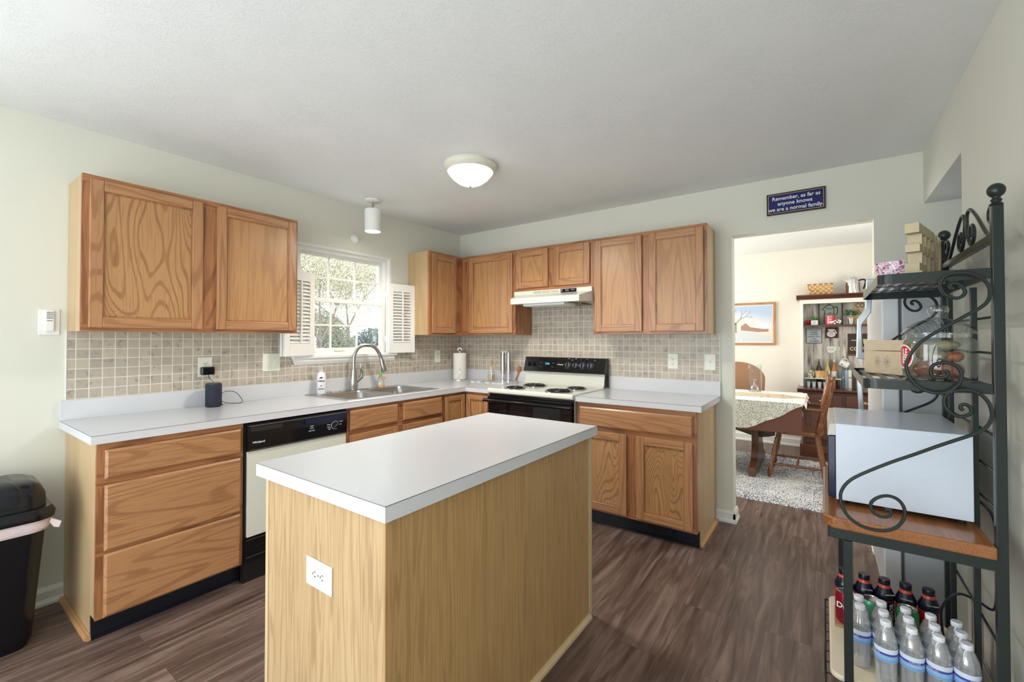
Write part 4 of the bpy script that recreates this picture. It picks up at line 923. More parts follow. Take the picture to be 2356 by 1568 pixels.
for i, chh in enumerate('COFFEE'):
    st_ = b_-u*(.010+i*.0705); mb = MB()   # reading runs from the far end towards the room
    def P2(w_, h_): return st_-u*w_-nn*.020+Vector((0,0,zb_+hh*h_))
    if GL[chh]:
        for w0, w1, h0, h1 in GL[chh]: mb.prism([P2(w0,h0), P2(w1,h0), P2(w1,h1), P2(w0,h1)], nn*.040)
    else:
        n0, n1 = (0, 24) if chh == 'O' else (3, 21)
        for k in range(n0, n1):
            t0, t1 = 2*PI*k/24, 2*PI*(k+1)/24; q = [(.029+r1*math.cos(t), .5+r2*math.sin(t)) for t, r1, r2 in ((t0,.029,.5),(t1,.029,.5),(t1,.014,.34),(t0,.014,.34))]
            if chh == 'C': q = [(.058-w_, h_) if False else (w_, h_) for w_, h_ in q]
            mb.prism([P2(w_, h_) for w_, h_ in q], nn*.040)
    mb.build('letter', lm, o, bevel=.001)

# middle shelf: jar with onions and potatoes, wooden box
zm = 1.1941
jx, jy = 3.530, -1.440
o = thing('glass_jar', 'big clear glass cookie jar of potatoes and onions on the middle rack shelf', 'jar', (jx, jy, zm))
jb = MB().lathe([(.0,zm+.001), (.082,zm), (.092,zm+.008), (.096,zm+.03), (.097,zm+.12), (.094,zm+.135), (.086,zm+.144), (.086,zm+.155)], (jx,jy,0), 44, cap=False).build('jar_body', M['jar'], o, smooth=True)
MB().lathe([(.098,zm+.156), (.098,zm+.161), (.092,zm+.168), (.082,zm+.182), (.064,zm+.195), (.044,zm+.204), (.026,zm+.209), (.020,zm+.214), (.022,zm+.222), (.0275,zm+.232), (.0285,zm+.242), (.025,zm+.252), (.012,zm+.257), (.0,zm+.257)], (jx,jy,0), 44, cap=False).build('lid', M['jar'], o, smooth=True)
def arc_patch(cx, cy, rr, a0, a1, z0, z1, n=10, shape=None):
    mb = MB(); A = []; 
    for i in range(n+1):
        t = i/n; an = a0+(a1-a0)*t; k = 1 if shape is None else math.sqrt(max(.02, 1-(2*t-1)**2)); zc_ = (z0+z1)/2; h = (z1-z0)/2*k
        A.append((mb.bm.verts.new((cx+rr*math.cos(an), cy+rr*math.sin(an), zc_-h)), mb.bm.verts.new((cx+rr*math.cos(an), cy+rr*math.sin(an), zc_+h))))
    for i in range(n): mb._f([A[i][0], A[i+1][0], A[i+1][1], A[i][1]])
    return mb
red = P('label_red', rgb(206,40,48), .4)
arc_patch(jx, jy, .0978, math.radians(172), math.radians(222), zm+.035, zm+.120, shape=1).build('label_border', M['white'], jb)
arc_patch(jx, jy, .0982, math.radians(175), math.radians(219), zm+.040, zm+.115, shape=1).build('label', red, jb)
an = math.radians(203); nv = Vector((math.cos(an), math.sin(an), 0)); rv = Vector((-nv.y, nv.x, 0))
text('lettering', 'LE\nER', .034, M['white'], jb, Vector((jx,jy,zm+.078))+nv*.0992, nv, rv, bold=.0008, sx=.7, space=.8)
pot = [P('potato_skin', rgb(140,134,104), .75, noise=.15, nscale=25, bump=.2), P('sweet_potato_skin', rgb(146,96,76), .75, noise=.3, nscale=30, bump=.3), P('onion_skin', rgb(168,96,60), .35, noise=.2)]
random.seed(4)
for i, (dx, dy, dz, a1, a2, a3, mi, lb) in enumerate(((-.035,-.03,.036,.046,.032,.030,1,'reddish sweet potato at the left of the jar bottom'), (.032,-.032,.032,.042,.034,.028,1,'reddish sweet potato at the right of the jar bottom'), (.0,.042,.034,.045,.03,.03,0,'pale potato at the back of the jar bottom'),
        (-.02,.0,.082,.05,.034,.022,0,'pale potato lying across the middle of the jar'), (.046,.012,.078,.03,.028,.02,2,'brown onion at the right side of the jar'), (.02,.0,.118,.048,.034,.018,0,'large pale potato at the top of the jar'))):
    tag(MB().sphere((jx+dx*.9, jy+dy*.9, zm+dz), a1*.85, a2*.9, a3*.95, rot=Matrix.Rotation(i*1.1, 3, 'Z')).build('onion' if mi == 2 else 'potato', pot[mi], loc=(jx+dx, jy+dy, zm+dz-a3), smooth=True), lb, 'vegetable', 'vegetables in the glass jar')
ca, cb_ = Vector((3.343,-1.175,0)), Vector((3.448,-1.318,0)); u = (cb_-ca).normalized(); nn = Vector((.815,.58,0)).normalized()
o = thing('wooden_box', 'pale wooden box with an ornate stamp on its front on the middle rack shelf', 'box', (3.44, -1.22, zm))
bx_ = P('pale_box_wood', rgb(200,182,154), .55, noise=.08, nscale=30, stretch=(1,1,3))
q = [ca, cb_, cb_+nn*.10, ca+nn*.10]
bd = MB().prism([p+Vector((0,0,zm)) for p in q], (0,0,.091)).build('box_body', bx_, o, bevel=.001)
MB().prism([p+Vector((0,0,zm+.093)) for p in q], (0,0,.042)).build('box_lid', bx_, o, bevel=.001)
ink = P('grey_stamp_ink', rgb(150,142,140), .6); mb = MB(); c0 = (ca+cb_)/2+Vector((0,0,zm+.048))-nn*.0006
for sx_ in (-1, 1):
    for k in range(60):
        t = k*2.4; rr = .002+.00038*k; p = c0+u*(sx_*.022+rr*math.cos(t)*.8)+Vector((0,0,rr*math.sin(t))); s_ = .0010+.0006*math.sin(k*1.7)
        mb.prism([p-u*s_-Vector((0,0,s_)), p+u*s_-Vector((0,0,s_)), p+u*s_+Vector((0,0,s_)), p-u*s_+Vector((0,0,s_))], -nn*.0004)
mb.build('stamp', ink, bd)

# bottom: tote, bottles, cans
o = thing('storage_tote', 'low grey storage tote with a cream lid under the iron rack', 'tote', (3.41, -1.42, .0805))
MB().rbox(3.24, 3.595, -1.64, -1.12, .0825, .166, .04).build('tub', P('tote_grey', rgb(110,118,124), .4), o, bevel=.003)
cr = P('cream_plastic', rgb(222,210,184), .35)
MB().rbox(3.214, 3.603, -1.662, -1.09, .166, .1855, .035).build('lid', cr, o, bevel=.006)
zl = .1858
wm = P('water_highlight', (.93,.96,.98,1), .02, trans=1, ior=1.1)
def ripple():
    pr = [(.0,zl+.006), (.020,zl), (.0275,zl+.003)]
    for k in range(8): z = zl+.012+k*.0095; pr += [(.0300,z), (.0283,z+.0048)]
    pr += [(.0308,zl+.090), (.0308,zl+.128), (.029,zl+.132), (.031,zl+.138), (.028,zl+.158), (.019,zl+.182), (.0125,zl+.192), (.0118,zl+.196)]
    return pr
def water_mat():
    m, nt, b, N, L = new('water_label'); tc = N.new('ShaderNodeTexCoord'); sp = N.new('ShaderNodeSeparateXYZ'); L.new(tc.outputs['Object'], sp.inputs[0])
    f = math_(N, L, 'MULTIPLY', math_(N, L, 'SUBTRACT', sp.outputs['Z'], .088), 1/.042)
    r_ = ramp(N, L, f, [(0, rgb(150,196,236)), (.06, rgb(104,160,224)), (.30, rgb(150,190,230)), (.46, rgb(150,182,226)), (.5, rgb(58,72,168)), (.64, rgb(70,84,176)), (.66, rgb(216,228,244)), (1, rgb(222,232,246))]); r_.color_ramp.interpolation = 'LINEAR'
    L.new(r_.outputs[0], b.inputs['Base Color']); b.inputs['Roughness'].default_value = .25; return m
wo = thing('water_bottle', '', 'bottle', (0, 0, zl), 'bottled water on the tote')
MB().lathe(ripple(), (0,0,0), 20, cap=False).build('bottle_body', M['pet'], wo, smooth=True, sharp=80)
MB().lathe([(.0312,zl+.088), (.0312,zl+.130)], (0,0,0), 28, cap=False).build('label_band', water_mat(), wo, smooth=True)
MB().lathe([(.0,zl+.004), (.0278,zl+.006), (.0278,zl+.15), (.0,zl+.1505)], (0,0,0), 20, cap=False).build('water', glassy('water_in_bottle', (.97,.98,.99,1), .10, .15, haze=.12), wo, smooth=True)
MB().lathe([(.0145,zl+.194), (.0148,zl+.196), (.0148,zl+.207), (.0135,zl+.209), (.0,zl+.2092)], (0,0,0), 20).build('cap', P('bottle_cap_white', rgb(232,235,245), .3), wo, smooth=True)
ang = math.radians(255); nv = Vector((math.cos(ang), math.sin(ang), 0))
lbm = kids(wo)
text('lettering', 'PURE LIFE', .0065, M['ink'], [c for c in lbm if c.name.startswith('label_band')][0], Vector((0,0,zl+.112))+nv*.0313, nv, Vector((-nv.y,nv.x,0)), ext=.0001)
text('lettering', 'Purified Water', .006, M['ink'], [c for c in lbm if c.name.startswith('label_band')][0], Vector((0,0,zl+.103))+nv*.0313, nv, Vector((-nv.y,nv.x,0)), ext=.0001)
rows = ['back row', 'middle row', 'front row']; cols = ['leftmost column behind the front leg', 'second column from the left', 'centre column', 'second column from the right', 'rightmost column beside the wall']
first = True
for ci, x in enumerate((3.302, 3.366, 3.431, 3.495, 3.558)):
    for ri, y in enumerate((-1.488, -1.553, -1.618)):
        if ci == 0 and ri == 2: continue
        lab = 'clear water bottle on the cream tote, %s, %s' % (rows[ri], cols[ci])
        if first: wo.location = (x, y, zl); wo['label'] = lab; first = False
        else:
            c = dup(wo, label=lab); c.location = (x, y, zl); c.rotation_euler = (0,0,.35*((ci*3+ri)%5-2))
def can(x, y, m, label):
    zt_ = zl+.134; zz = zl+.012
    o = thing('soda_can', label, 'can', (x, y, zz), 'soda cans on the tote'); c = (x,y,0)
    MB().lathe([(.024,zz), (.0315,zz+.008), (.0328,zz+.012), (.0328,zt_-.014), (.028,zt_-.002)], c, 28, cap=False).build('can_body', m, o, smooth=True)
    t = MB().lathe([(.028,zt_-.003), (.0285,zt_), (.0255,zt_), (.024,zt_-.004), (.0,zt_-.004)], c, 28, cap=False).build('can_top', M['steel'], o, smooth=True)
    MB().rbox(x-.006, x+.006, y-.016, y+.002, zt_-.004, zt_-.0028, .005).build('pull_tab', M['nickel'], t)
    return o
MB_tray = MB().box(3.232, 3.53, -1.352, -1.205, zl, zl+.011)
tag(MB_tray.build('cardboard_tray', P('cardboard', rgb(166,132,96), .8, noise=.08), loc=(3.38,-1.28,zl)), 'flat cardboard tray under the cans and red drink bottles', 'tray')
cm = P('maroon_can', rgb(140,24,48), .25, .3); o = can(3.268, -1.316, cm, 'maroon soda can at the left edge of the tray')
nv = Vector((-.45,-.89,0)); text('lettering', 'Dr', .03, M['white'], [c for c in kids(o) if c.name.startswith('can_body')][0], Vector((3.268,-1.316,zl+.085))+nv*.0333, nv, Vector((.89,-.45,0)), bold=.0006)
can(3.348, -1.318, P('teal_can', rgb(110,196,160), .25, .3), 'pale green soda can, second on the tray')
can(3.455, -1.318, P('green_can', rgb(56,150,96), .25, .3), 'dark green soda can behind the clear water bottles')
o = thing('snack_carton', 'narrow green carton with black marks beside the maroon can', 'carton', (3.296, -1.39, zl))
q = MB().box(3.276, 3.316, -1.425, -1.362, zl, zl+.125).build('carton_body', P('carton_green', rgb(40,176,136), .4), o)
mb = MB()
for k in range(4): z = zl+.022+k*.022; mb.box(3.2755, 3.276, -1.405, -1.385, z, z+.004).box(3.2755, 3.276, -1.405, -1.40, z, z+.014); mb.box(3.282, 3.300, -1.4256, -1.425, z, z+.004).box(3.282, 3.286, -1.4256, -1.425, z, z+.014)
mb.build('marks', M['blackm'], q)
so = thing('sports_drink_bottle', '', 'bottle', (0, 0, zl+.0112), 'red sports drink bottles on the tray'); zz = zl+.0112
sred = P('sports_red', rgb(198,52,44), .25); sbk = P('sports_black_sleeve', rgb(22,26,46), .25)
MB().lathe([(.026,zz), (.0295,zz+.006), (.0295,zz+.102)], (0,0,0), 28, cap=False).build('bottle_body', sred, so, smooth=True)
MB().lathe([(.0298,zz+.100), (.0308,zz+.108), (.0300,zz+.118), (.0215,zz+.138), (.0195,zz+.142)], (0,0,0), 28, cap=False).build('sleeve', sbk, so, smooth=True)
MB().lathe([(.0196,zz+.141), (.0165,zz+.147), (.0155,zz+.154)], (0,0,0), 24, cap=False).build('neck', P('neck_red', rgb(214,80,62), .2), so, smooth=True)
MB().lathe([(.0155,zz+.152), (.0175,zz+.153), (.0175,zz+.170), (.0165,zz+.1725), (.0,zz+.173)], (0,0,0), 24, cap=False).build('cap', P('navy_cap', rgb(20,22,38), .3), so, smooth=True)
mb = arc_patch(0, 0, .0299, math.radians(262), math.radians(318), zz+.01, zz+.098); mb = mb.build('side_panel', sbk, so)
ang = math.radians(290); nv = Vector((math.cos(ang), math.sin(ang), 0)); text('lettering', 'ARMOR', .020, M['white'], mb, Vector((0,0,zz+.058))+nv*.0304, nv, Vector((0,0,1)), bold=.0003)
ang = math.radians(285); nv = Vector((math.cos(ang), math.sin(ang), .45)).normalized(); text('lettering', 'FRUIT PUNCH', .0052, M['white'], [c for c in kids(so) if c.name.startswith('sleeve')][0], Vector((0,0,zz+.124))+Vector((nv.x,nv.y,0)).normalized()*.0282+nv*.0006, nv, Vector((-nv.y,nv.x,0)))
for i, (x, lb) in enumerate(((3.266,'red sports drink bottle behind the front leg, first from the left'), (3.331,'red sports drink bottle, second from the left behind the pale green can'), (3.394,'red sports drink bottle, middle of the row of five'), (3.458,'red sports drink bottle, second from the right'), (3.524,'red sports drink bottle nearest the wall by the looping cord'))):
    if i == 0: so.location = (x,-1.243,zz); so['label'] = lb; so.scale = (1.07,1.07,1.05)
    else: c = dup(so, label=lb); c.location = (x,-1.243,zz); c.scale = (1.07,1.07,1.05); c.rotation_euler = (0,0,.3*(i%3)-.3)

# ---------------- trash can ----------------
r = thing('trash_can', 'tall black plastic trash can with a lid and a pale bag at the left wall', 'trash can', (.25, -3.37, 0))
bkp = P('black_plastic_bin', rgb(14,16,22), .22)
def loft(secs, mi=0, cap=True, mb=None, seg=6):
    mb = mb or MB(); R = [[mb.bm.verts.new(p) for p in rr_(x0, x1, y0, y1, rad, z, seg)] for x0, x1, y0, y1, rad, z in secs]
    for i in range(len(R)-1):
        n = len(R[0])
        for k in range(n): mb._f([R[i][k], R[i][(k+1)%n], R[i+1][(k+1)%n], R[i+1][k]], mi)
    if cap: mb._f(R[0][::-1], mi); mb._f(R[-1], mi)
    return mb
loft([(.11,.385,-3.56,-3.188,.06,0), (.10,.395,-3.57,-3.178,.06,.03), (.075,.425,-3.60,-3.142,.065,.54)]).build('bin_body', bkp, r, smooth=True)
loft([(.070,.432,-3.606,-3.136,.065,.500), (.066,.440,-3.614,-3.128,.068,.513), (.066,.440,-3.614,-3.128,.068,.540), (.07,.434,-3.608,-3.132,.068,.556)], cap=False).prism([(.425,-3.135,.545), (.438,-3.105,.525), (.434,-3.112,.50), (.44,-3.13,.51), (.43,-3.14,.53)], (-.004,0,.002)).build('bag', P('pale_pink_bag', rgb(222,206,208), .35, bump=.5, bscale=30), r, smooth=True)
cl = loft([(.058,.452,-3.628,-3.118,.075,.552), (.056,.455,-3.63,-3.115,.075,.575), (.066,.442,-3.62,-3.128,.07,.60)]).build('lid_rim', bkp, r, smooth=True)
loft([(.085,.425,-3.605,-3.142,.07,.598), (.087,.423,-3.603,-3.144,.07,.655), (.10,.405,-3.59,-3.158,.07,.69), (.135,.36,-3.56,-3.19,.06,.709), (.19,.30,-3.50,-3.26,.04,.714)], seg=10).build('lid_hood', bkp, r, smooth=True, sharp=60)
loft([(.11,.4245,-3.55,-3.215,.02,.607), (.112,.4245,-3.549,-3.216,.02,.660), (.13,.408,-3.54,-3.225,.02,.6945), (.16,.365,-3.525,-3.24,.02,.7135), (.20,.30,-3.48,-3.28,.02,.7175)], seg=4).build('swing_flap', P('bin_flap', rgb(20,22,30), .3), r, smooth=True, sharp=60)
# ---------------- dining room ----------------
def shag():
    m, nt, b, N, L = new('shag_rug'); tc = N.new('ShaderNodeTexCoord')
    n1 = N.new('ShaderNodeTexNoise'); n1.inputs['Scale'].default_value = 100; n1.inputs['Detail'].default_value = 3; L.new(tc.outputs['Object'], n1.inputs['Vector'])
    n2 = N.new('ShaderNodeTexNoise'); n2.inputs['Scale'].default_value = 2.2; n2.inputs['Detail'].default_value = 3; L.new(tc.outputs['Object'], n2.inputs['Vector'])
    s = math_(N, L, 'ADD', n1.outputs['Fac'], math_(N, L, 'MULTIPLY', math_(N, L, 'SUBTRACT', n2.outputs['Fac'], .5), .35))
    r_ = ramp(N, L, s, [(.34, rgb(66,72,84)), (.45, rgb(134,138,146)), (.53, rgb(206,206,206)), (.7, rgb(232,230,226))]); L.new(r_.outputs[0], b.inputs['Base Color']); b.inputs['Roughness'].default_value = .95
    return m
mb = MB(); random.seed(3)
nx, ny = 150, 110; X0, X1, Y0r, Y1r = .9, 3.62, .60, 2.30
vs = [[None]*(ny+1) for _ in range(nx+1)]
for i in range(nx+1):
    for j in range(ny+1):
        e = min(i, nx-i, j, ny-j); z = .004+.014*random.random()
        if e == 0: z = .001
        vs[i][j] = mb.bm.verts.new((X0+(X1-X0)*i/nx+random.uniform(-.006,.006), Y0r+(Y1r-Y0r)*j/ny+random.uniform(-.006,.006)+.052*((X0+(X1-X0)*i/nx)-2.57)*.1, z))
for i in range(nx):
    for j in range(ny): mb._f([vs[i][j], vs[i+1][j], vs[i+1][j+1], vs[i][j+1]])
tag(mb.build('shag_rug', shag(), loc=(2.3,1.4,0), smooth=True, sharp=180), 'thick grey and white shag rug under the dining table', 'rug')

def lace():
    m, nt, b, N, L = new('cream_lace'); tc = N.new('ShaderNodeTexCoord')
    v = N.new('ShaderNodeTexVoronoi'); v.inputs['Scale'].default_value = 150; L.new(tc.outputs['Object'], v.inputs['Vector'])
    v2 = N.new('ShaderNodeTexVoronoi'); v2.inputs['Scale'].default_value = 9; L.new(tc.outputs['Object'], v2.inputs['Vector'])
    sb = N.new('ShaderNodeVectorMath'); sb.operation = 'SUBTRACT'; L.new(tc.outputs['Object'], sb.inputs[0]); L.new(v2.outputs['Position'], sb.inputs[1])
    sp = N.new('ShaderNodeSeparateXYZ'); L.new(sb.outputs[0], sp.inputs[0])
    a = math_(N, L, 'ARCTAN2', sp.outputs['Z'], sp.outputs['X']); pet = math_(N, L, 'ABSOLUTE', math_(N, L, 'SINE', math_(N, L, 'MULTIPLY', a, 4)))
    rad = math_(N, L, 'ADD', math_(N, L, 'MULTIPLY', pet, .16), .22)
    inside = math_(N, L, 'LESS_THAN', v2.outputs['Distance'], rad); core = math_(N, L, 'LESS_THAN', v2.outputs['Distance'], .06)
    hole = math_(N, L, 'LESS_THAN', v.outputs['Distance'], .42)
    hole = math_(N, L, 'MULTIPLY', hole, math_(N, L, 'SUBTRACT', 1, inside)); ring = math_(N, L, 'LESS_THAN', math_(N, L, 'ABSOLUTE', math_(N, L, 'SUBTRACT', v2.outputs['Distance'], rad)), .018); ring2 = math_(N, L, 'LESS_THAN', math_(N, L, 'ABSOLUTE', math_(N, L, 'SUBTRACT', v2.outputs['Distance'], .1)), .012)
    hole = math_(N, L, 'MAXIMUM', hole, math_(N, L, 'MULTIPLY', math_(N, L, 'MAXIMUM', core, math_(N, L, 'MAXIMUM', ring, ring2)), .7))
    al = math_(N, L, 'SUBTRACT', 1, math_(N, L, 'MULTIPLY', hole, .85)); L.new(al, b.inputs['Alpha'])
    b.inputs['Base Color'].default_value = rgb(232,232,222); b.inputs['Roughness'].default_value = .85; return m
LC = lace(); CW = P('white_cloth', rgb(236,232,224), .85, noise=.03)
TX0, TX1, TY0, TY1, TZ = 1.15, 3.045, 1.20, 2.12, .75
r = thing('dining_table', 'dark wood trestle dining table under the lace cloth', 'table', (2.1, 1.66, 0))
MB().rbox(TX0, TX1-.005, TY0+.005, TY1, .722, .749, .12).build('tabletop', M['cherry'], r, bevel=.004)
for x in (1.55, 2.60):
    leg = MB(); leg.prism([(x,1.22,.02), (x,1.24,.10), (x,1.40,.16), (x,1.47,.28), (x,1.45,.44), (x,1.36,.58), (x,1.34,.70), (x,1.98,.70), (x,1.96,.58), (x,1.87,.44), (x,1.85,.28), (x,1.92,.16), (x,2.08,.10), (x,2.10,.02)], (.06,0,0))
    leg.build('leg', M['cherryz'], r, bevel=.006)
pts = []
for k in range(25):
    t = k/24; x = 1.40+1.39*t; pts.append((x, 1.63, .355-.028*math.sin(t*PI*5.0)))
mb = MB(); mb.prism(pts+[(2.79,1.63,.50), (1.40,1.63,.50)], (0,.035,0)); mb.build('stretcher', M['cherry'], r, bevel=.002)
MB().sphere((2.695,1.60,.43), .022).build('wedge_knob', P('dark_knob', rgb(22,14,12), .2), r, smooth=True)
# under-cloth, lace cloth, runner
brown = P('brown_undercloth', rgb(112,74,62), .8, noise=.15, nscale=60)
mb = MB()
def drop(mb, x0, x1, y, z0f, z1, mi=0, n=60, wav=.006, off=0, fx=None):
    A = []
    for i in range(n+1):
        t = i/n; x = x0+(x1-x0)*t; w = wav*math.sin(x*23)
        A.append((mb.bm.verts.new((x, y-off, z1)), mb.bm.verts.new((x, y-off-abs(w)*.6-.004, (z1+z0f(x))/2)), mb.bm.verts.new((x, y-off-w-.006, z0f(x)))))
    for i in range(n):
        for k in (0, 1): mb._f([A[i][k+1], A[i+1][k+1], A[i+1][k], A[i][k]], mi)
drop(mb, TX0+.02, TX1-.01, TY0, lambda x: .475+.006*math.sin(x*9), .7505)
A = []
for i in range(21):
    y = TY0+(TY1-TY0)*i/20; A.append((mb.bm.verts.new((TX1, y, .7505)), mb.bm.verts.new((TX1+.010+.003*math.sin(y*25), y, .712))))
for i in range(20): mb._f([A[i][1], A[i+1][1], A[i+1][0], A[i][0]])
tag(mb.build('brown_undercloth', brown, loc=(2.1,1.2,.5), smooth=True), 'brown fringed cloth hanging under the lace at the table end', 'cloth')
mb = MB(); xc = 2.0
def lz(x):
    t = min(1, max(0, (x-2.55)/(3.05-2.55))); return .478+.262*t**1.25+.006*math.sin(x*28)
drop(mb, TX0, TX1+.004, TY0-.008, lz, .7525, 1, off=.004)
mb.box(TX0, TX1+.004, TY0-.012, TY1+.01, .7505, .7530, 0)
A = []
for i in range(21):
    y = TY0-.01+(TY1-TY0)*i/20; d = .030+.018*math.cos(PI*i/10)
    A.append((mb.bm.verts.new((TX1+.004, y, .7525)), mb.bm.verts.new((TX1+.024, y, .7525-d))))
for i in range(20): mb._f([A[i][1], A[i+1][1], A[i+1][0], A[i][0]], 0)
tag(mb.build('lace_tablecloth', [CW, LC], loc=(2.1,1.2,.75), smooth=True), 'white lace tablecloth with a curved floral drop on the dining table', 'tablecloth')
run = speck('runner_weave', [(.4, rgb(188,178,150)), (.55, rgb(206,196,170)), (.62, rgb(190,120,104)), (.8, rgb(170,90,80))], 16, .9, bump=0)
tag(MB().prism([(1.2,1.50,.7535), (2.86,1.50,.7535), (3.04,1.66,.7535), (2.86,1.82,.7535), (1.2,1.82,.7535)], (0,0,.003)).tube([(3.035,1.66,.7555), (3.06,1.655,.752), (3.085,1.65,.70)], .006, 6).build('table_runner', run, loc=(2.2,1.66,.7535)), 'tan and rose woven runner with a tassel along the middle of the table', 'table runner')
ac = glassy('acrylic', (.97,.98,.99,1), .03, .02)
o = thing('display_vase', 'tall square clear vase standing on the dining table', 'vase', (2.575, 2.0, .7537))
MB().box(2.512, 2.636, 1.94, 2.06, .754, .764).build('base', ac, o)
MB().box(2.512, 2.516, 1.94, 2.06, .764, 1.045).box(2.632, 2.636, 1.94, 2.06, .764, 1.045).box(2.516, 2.632, 1.94, 1.944, .764, 1.045).box(2.516, 2.632, 2.056, 2.06, .764, 1.045).build('walls', ac, o)
o = thing('glass_decanter', 'small round glass bottle with a ball stopper in front of the square vase', 'decanter', (2.585, 1.875, .7537))
c = (2.585,1.875,0)
MB().lathe([(.02,.7537), (.022,.758), (.012,.766), (.024,.772), (.037,.784), (.042,.802), (.037,.822), (.024,.836), (.011,.845), (.009,.872)], c, 24, cap=False).build('bottle_body', M['jar'], o, smooth=True)
MB().sphere((2.585,1.875,.890), .017).tube([(2.585,1.875,.872), (2.585,1.875,.80)], .003, 6).build('stopper', ac, o, smooth=True)

# chairs
def chair(label, loc, rz):
    """captain's chair facing -x, origin under the seat centre"""
    r = thing('dining_chair', label, 'chair', loc, 'turned maple dining chairs'); mp = M['maple']
    def B(mb, nm, par, **k):
        mb.bm.transform(Matrix.Translation(r.location)); return mb.build(nm, mp, par, sharp=85, **k)
    out = []
    for k in range(40):
        t = 2*PI*k/40; out.append((.215*abs(math.cos(t))**.7*(1 if math.cos(t) > 0 else -1), .225*abs(math.sin(t))**.7*(1 if math.sin(t) > 0 else -1), .425))
    B(MB().prism(out, (0,0,.034)), 'seat', r, bevel=.01)
    LP = [(0,.011),(.04,.016),(.08,.022),(.12,.017),(.15,.023),(.19,.024),(.24,.016),(.27,.019),(.30,.014),(.62,.023),(.66,.016),(.70,.024),(.73,.016),(.77,.024),(.81,.016),(.85,.022),(.9,.015),(1,.014)]
    ft = {}
    for sx_ in (-1, 1):
        for sy_ in (-1, 1):
            a, b_ = (sx_*.225, sy_*.205, .0), (sx_*.150, sy_*.150, .428)
            ft[(sx_,sy_)] = (Vector(a), Vector(b_)); B(MB().turned(a, b_, LP, 12), 'leg', r, smooth=True)
    SP = [(0,.008),(.1,.010),(.18,.016),(.24,.009),(.5,.013),(.76,.009),(.82,.016),(.9,.010),(1,.008)]
    for sy_ in (-1, 1):
        a = ft[(-1,sy_)][0].lerp(ft[(-1,sy_)][1], .3); b_ = ft[(1,sy_)][0].lerp(ft[(1,sy_)][1], .3); B(MB().turned(a, b_, SP, 10), 'stretcher', r, smooth=True)
    B(MB().turned((0,-.18,.13), (0,.18,.13), [(0,.008),(.5,.013),(1,.008)], 10), 'stretcher', r, smooth=True)
    BP = [(0,.016),(.03,.024),(.16,.026),(.22,.016),(.25,.022),(.28,.016),(.31,.022),(.34,.017),(.48,.026),(.66,.022),(.69,.029),(.72,.022),(.75,.029),(.78,.022),(.90,.024),(.92,.016),(.94,.024),(.97,.018),(1,.006)]
    tops = []
    for sy_ in (-1, 1):
        a, b_ = Vector((.165, sy_*.185, .455)), Vector((.262, sy_*.205, .985)); tops.append((a, b_)); B(MB().turned(a, b_, BP, 14), 'back_post', r, smooth=True)
    mb = MB(); n = 14; pr = []
    for k in range(n+1):
        t = k/n; y = -.2+.4*t; bow = .035*math.sin(PI*t); zz = .06*math.sin(PI*t); pr.append((.256+bow, y, .85, .915+zz))
    for k in range(n):
        p, q = pr[k], pr[k+1]; mb.prism([(p[0]-.009,p[1],p[2]), (p[0]+.009,p[1],p[2]), (p[0]+.015,p[1],p[3]), (p[0]-.003,p[1],p[3])], (q[0]-p[0], q[1]-p[1], 0))
    B(mb, 'crest_rail', r)
    for k in range(5):
        y = -.12+.06*k; bow = .03*math.sin(PI*(y+.2)/.4)
        B(MB().turned((.175+bow*.6, y*.9, .455), (.254+bow, y, .855), [(0,.007),(.2,.010),(.4,.007),(.6,.011),(1,.006)], 8), 'spindle', r, smooth=True)
    for sy_ in (-1, 1):
        arm = MB().tube([(.205,sy_*.205,.672), (.08,sy_*.225,.675), (-.08,sy_*.225,.668), (-.14,sy_*.21,.664)], .016, 8, smooth=4, radii=[.013,.015,.020,.022]); B(arm, 'armrest', r, smooth=True)
        for x in (-.10, .02): B(MB().turned((x+.01, sy_*.19, .455), (x, sy_*.222, .665), [(0,.008),(.3,.013),(.5,.008),(.7,.013),(1,.008)], 8), 'arm_support', r, smooth=True)
    r.rotation_euler = (0,0,rz); return r
chair('turned maple armchair pulled up to the right end of the dining table', (2.985, 1.575, 0.006), 0)
o = thing('arched_chair', 'brown round-topped chair back behind the far left part of the dining table', 'chair', (2.33, 2.42, 0))
mb = MB(); pts = [(2.05,2.40,.50)]+[(2.33+.30*math.cos(t), 2.40, .86+.20*math.sin(t)) for t in [PI-PI*k/20 for k in range(21)]]+[(2.61,2.40,.50)]
mb.prism(pts, (0,.05,0)); mb.build('back', P('tan_chair_back', rgb(150,112,82), .5, noise=.08), o, bevel=.01)
MB().box(2.07, 2.59, 2.20, 2.42, .40, .47).build('seat', M['cherry'], o, bevel=.01)
for x in (2.10, 2.56):
    for y in (2.22, 2.42): MB().box(x-.02, x+.02, y-.02, y+.02, 0.0, .40).build('leg', M['cherryz'], o)

